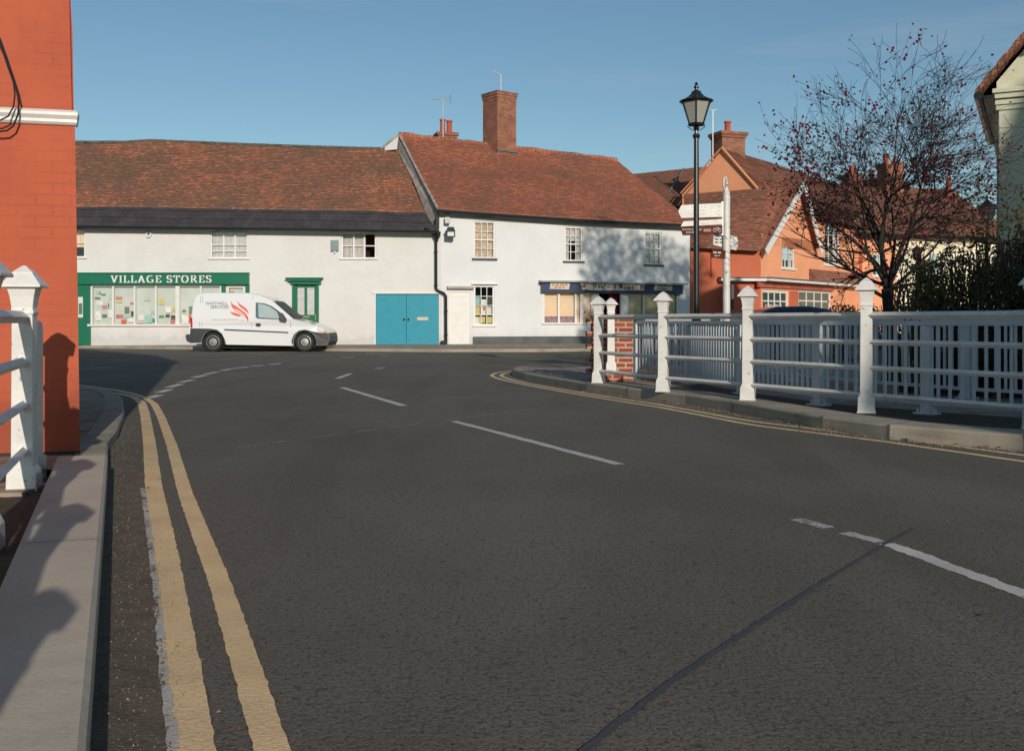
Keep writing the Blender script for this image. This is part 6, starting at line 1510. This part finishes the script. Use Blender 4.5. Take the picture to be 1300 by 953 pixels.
# weeds by the pier
shrub('weed_clump', 'patch of grass and weeds at the foot of the brick pier', [((1.95, 14.9, .16), (.3, .2, .2))], 700, .07, [M['leaf_hedge'], M['leaf_litter']], [70, 30], 0, 13, 'weeds', asp=.2)
shrub('weed_tuft', 'tiny green weed growing at the edge of the left coping', [((kx(4.35) + .03, 4.35, .03), (.04, .05, .035))], 160, .02, [M['leaf_hedge'], M['leaf_litter']], [60, 40], 0, 14, 'weeds', asp=.3) if False else None

# grit and leaves along the kerbs
rnd = random.Random(21)
m = MB()
for _ in range(3600):
    y = .8 + 9 * rnd.random() ** 1.4; off = abs(rnd.gauss(0, .14)); x = kx(y) + .01 + off; r = rnd.uniform(.0015, .0048) * (1 + .5 * (rnd.random() < .05))
    c = Vector((x, y, .003 + r * .3)); vs_ = [c + Vector((rnd.uniform(-1, 1) * r, rnd.uniform(-1, 1) * r, 0)) for _ in range(3)] + [c + Vector((0, 0, r))]
    for f_ in ((0, 1, 3), (1, 2, 3), (2, 0, 3)): m.face([vs_[i] for i in f_])
for _ in range(2500):
    s = rnd.random(); i = rnd.randint(0, 5); a = Vector((*be[i], 0)).lerp(Vector((*be[i + 1], 0)), s); r = rnd.uniform(.003, .009)
    tdir = (Vector((*be[i + 1], 0)) - Vector((*be[i], 0))).normalized(); nrm = Vector((tdir.y, -tdir.x, 0)); c = a + nrm * abs(rnd.gauss(0, .14)) + Vector((0, 0, .004))
    vs_ = [c + Vector((rnd.uniform(-1, 1) * r, rnd.uniform(-1, 1) * r, 0)) for _ in range(3)] + [c + Vector((0, 0, r))]
    for f_ in ((0, 1, 3), (1, 2, 3), (2, 0, 3)): m.face([vs_[i] for i in f_])
tag(m.build('road_grit', M['stone_bit']), 'loose grit and small stones lying along the kerbs', 'grit', kind='stuff')
m = MB()
def dead(c, s_):
    a = rnd.uniform(0, 2 * pi); u_ = Vector((cos(a), sin(a), rnd.uniform(-.3, .5))) * s_; v_ = Vector((-sin(a), cos(a), rnd.uniform(-.2, .5))) * s_ * .6
    m.face([c - u_, c - u_ * .2 + v_, c + u_, c - u_ * .2 - v_])
for _ in range(80):
    i = rnd.randint(0, 5); a = Vector((*be[i], 0)).lerp(Vector((*be[i + 1], 0)), rnd.random()); tdir = (Vector((*be[i + 1], 0)) - Vector((*be[i], 0))).normalized(); nrm = Vector((tdir.y, -tdir.x, 0))
    dead(a + nrm * abs(rnd.gauss(0, .12)) + Vector((0, 0, .02)), rnd.uniform(.012, .03))
for px, py, s_ in ((1116, 545, .06), (1128, 543, .05), (1258, 786, .02), (1006, 527, .03)): dead(G(px, py) + Vector((0, 0, .02)), s_)
for _ in range(40): y = rnd.uniform(1.5, 8); dead(Vector((kx(y) + abs(rnd.gauss(.05, .2)), y, .008)), rnd.uniform(.006, .013))
tag(m.build('fallen_leaves', M['leaf_litter']), 'scattered brown fallen leaves in the gutters', 'leaves', kind='stuff')
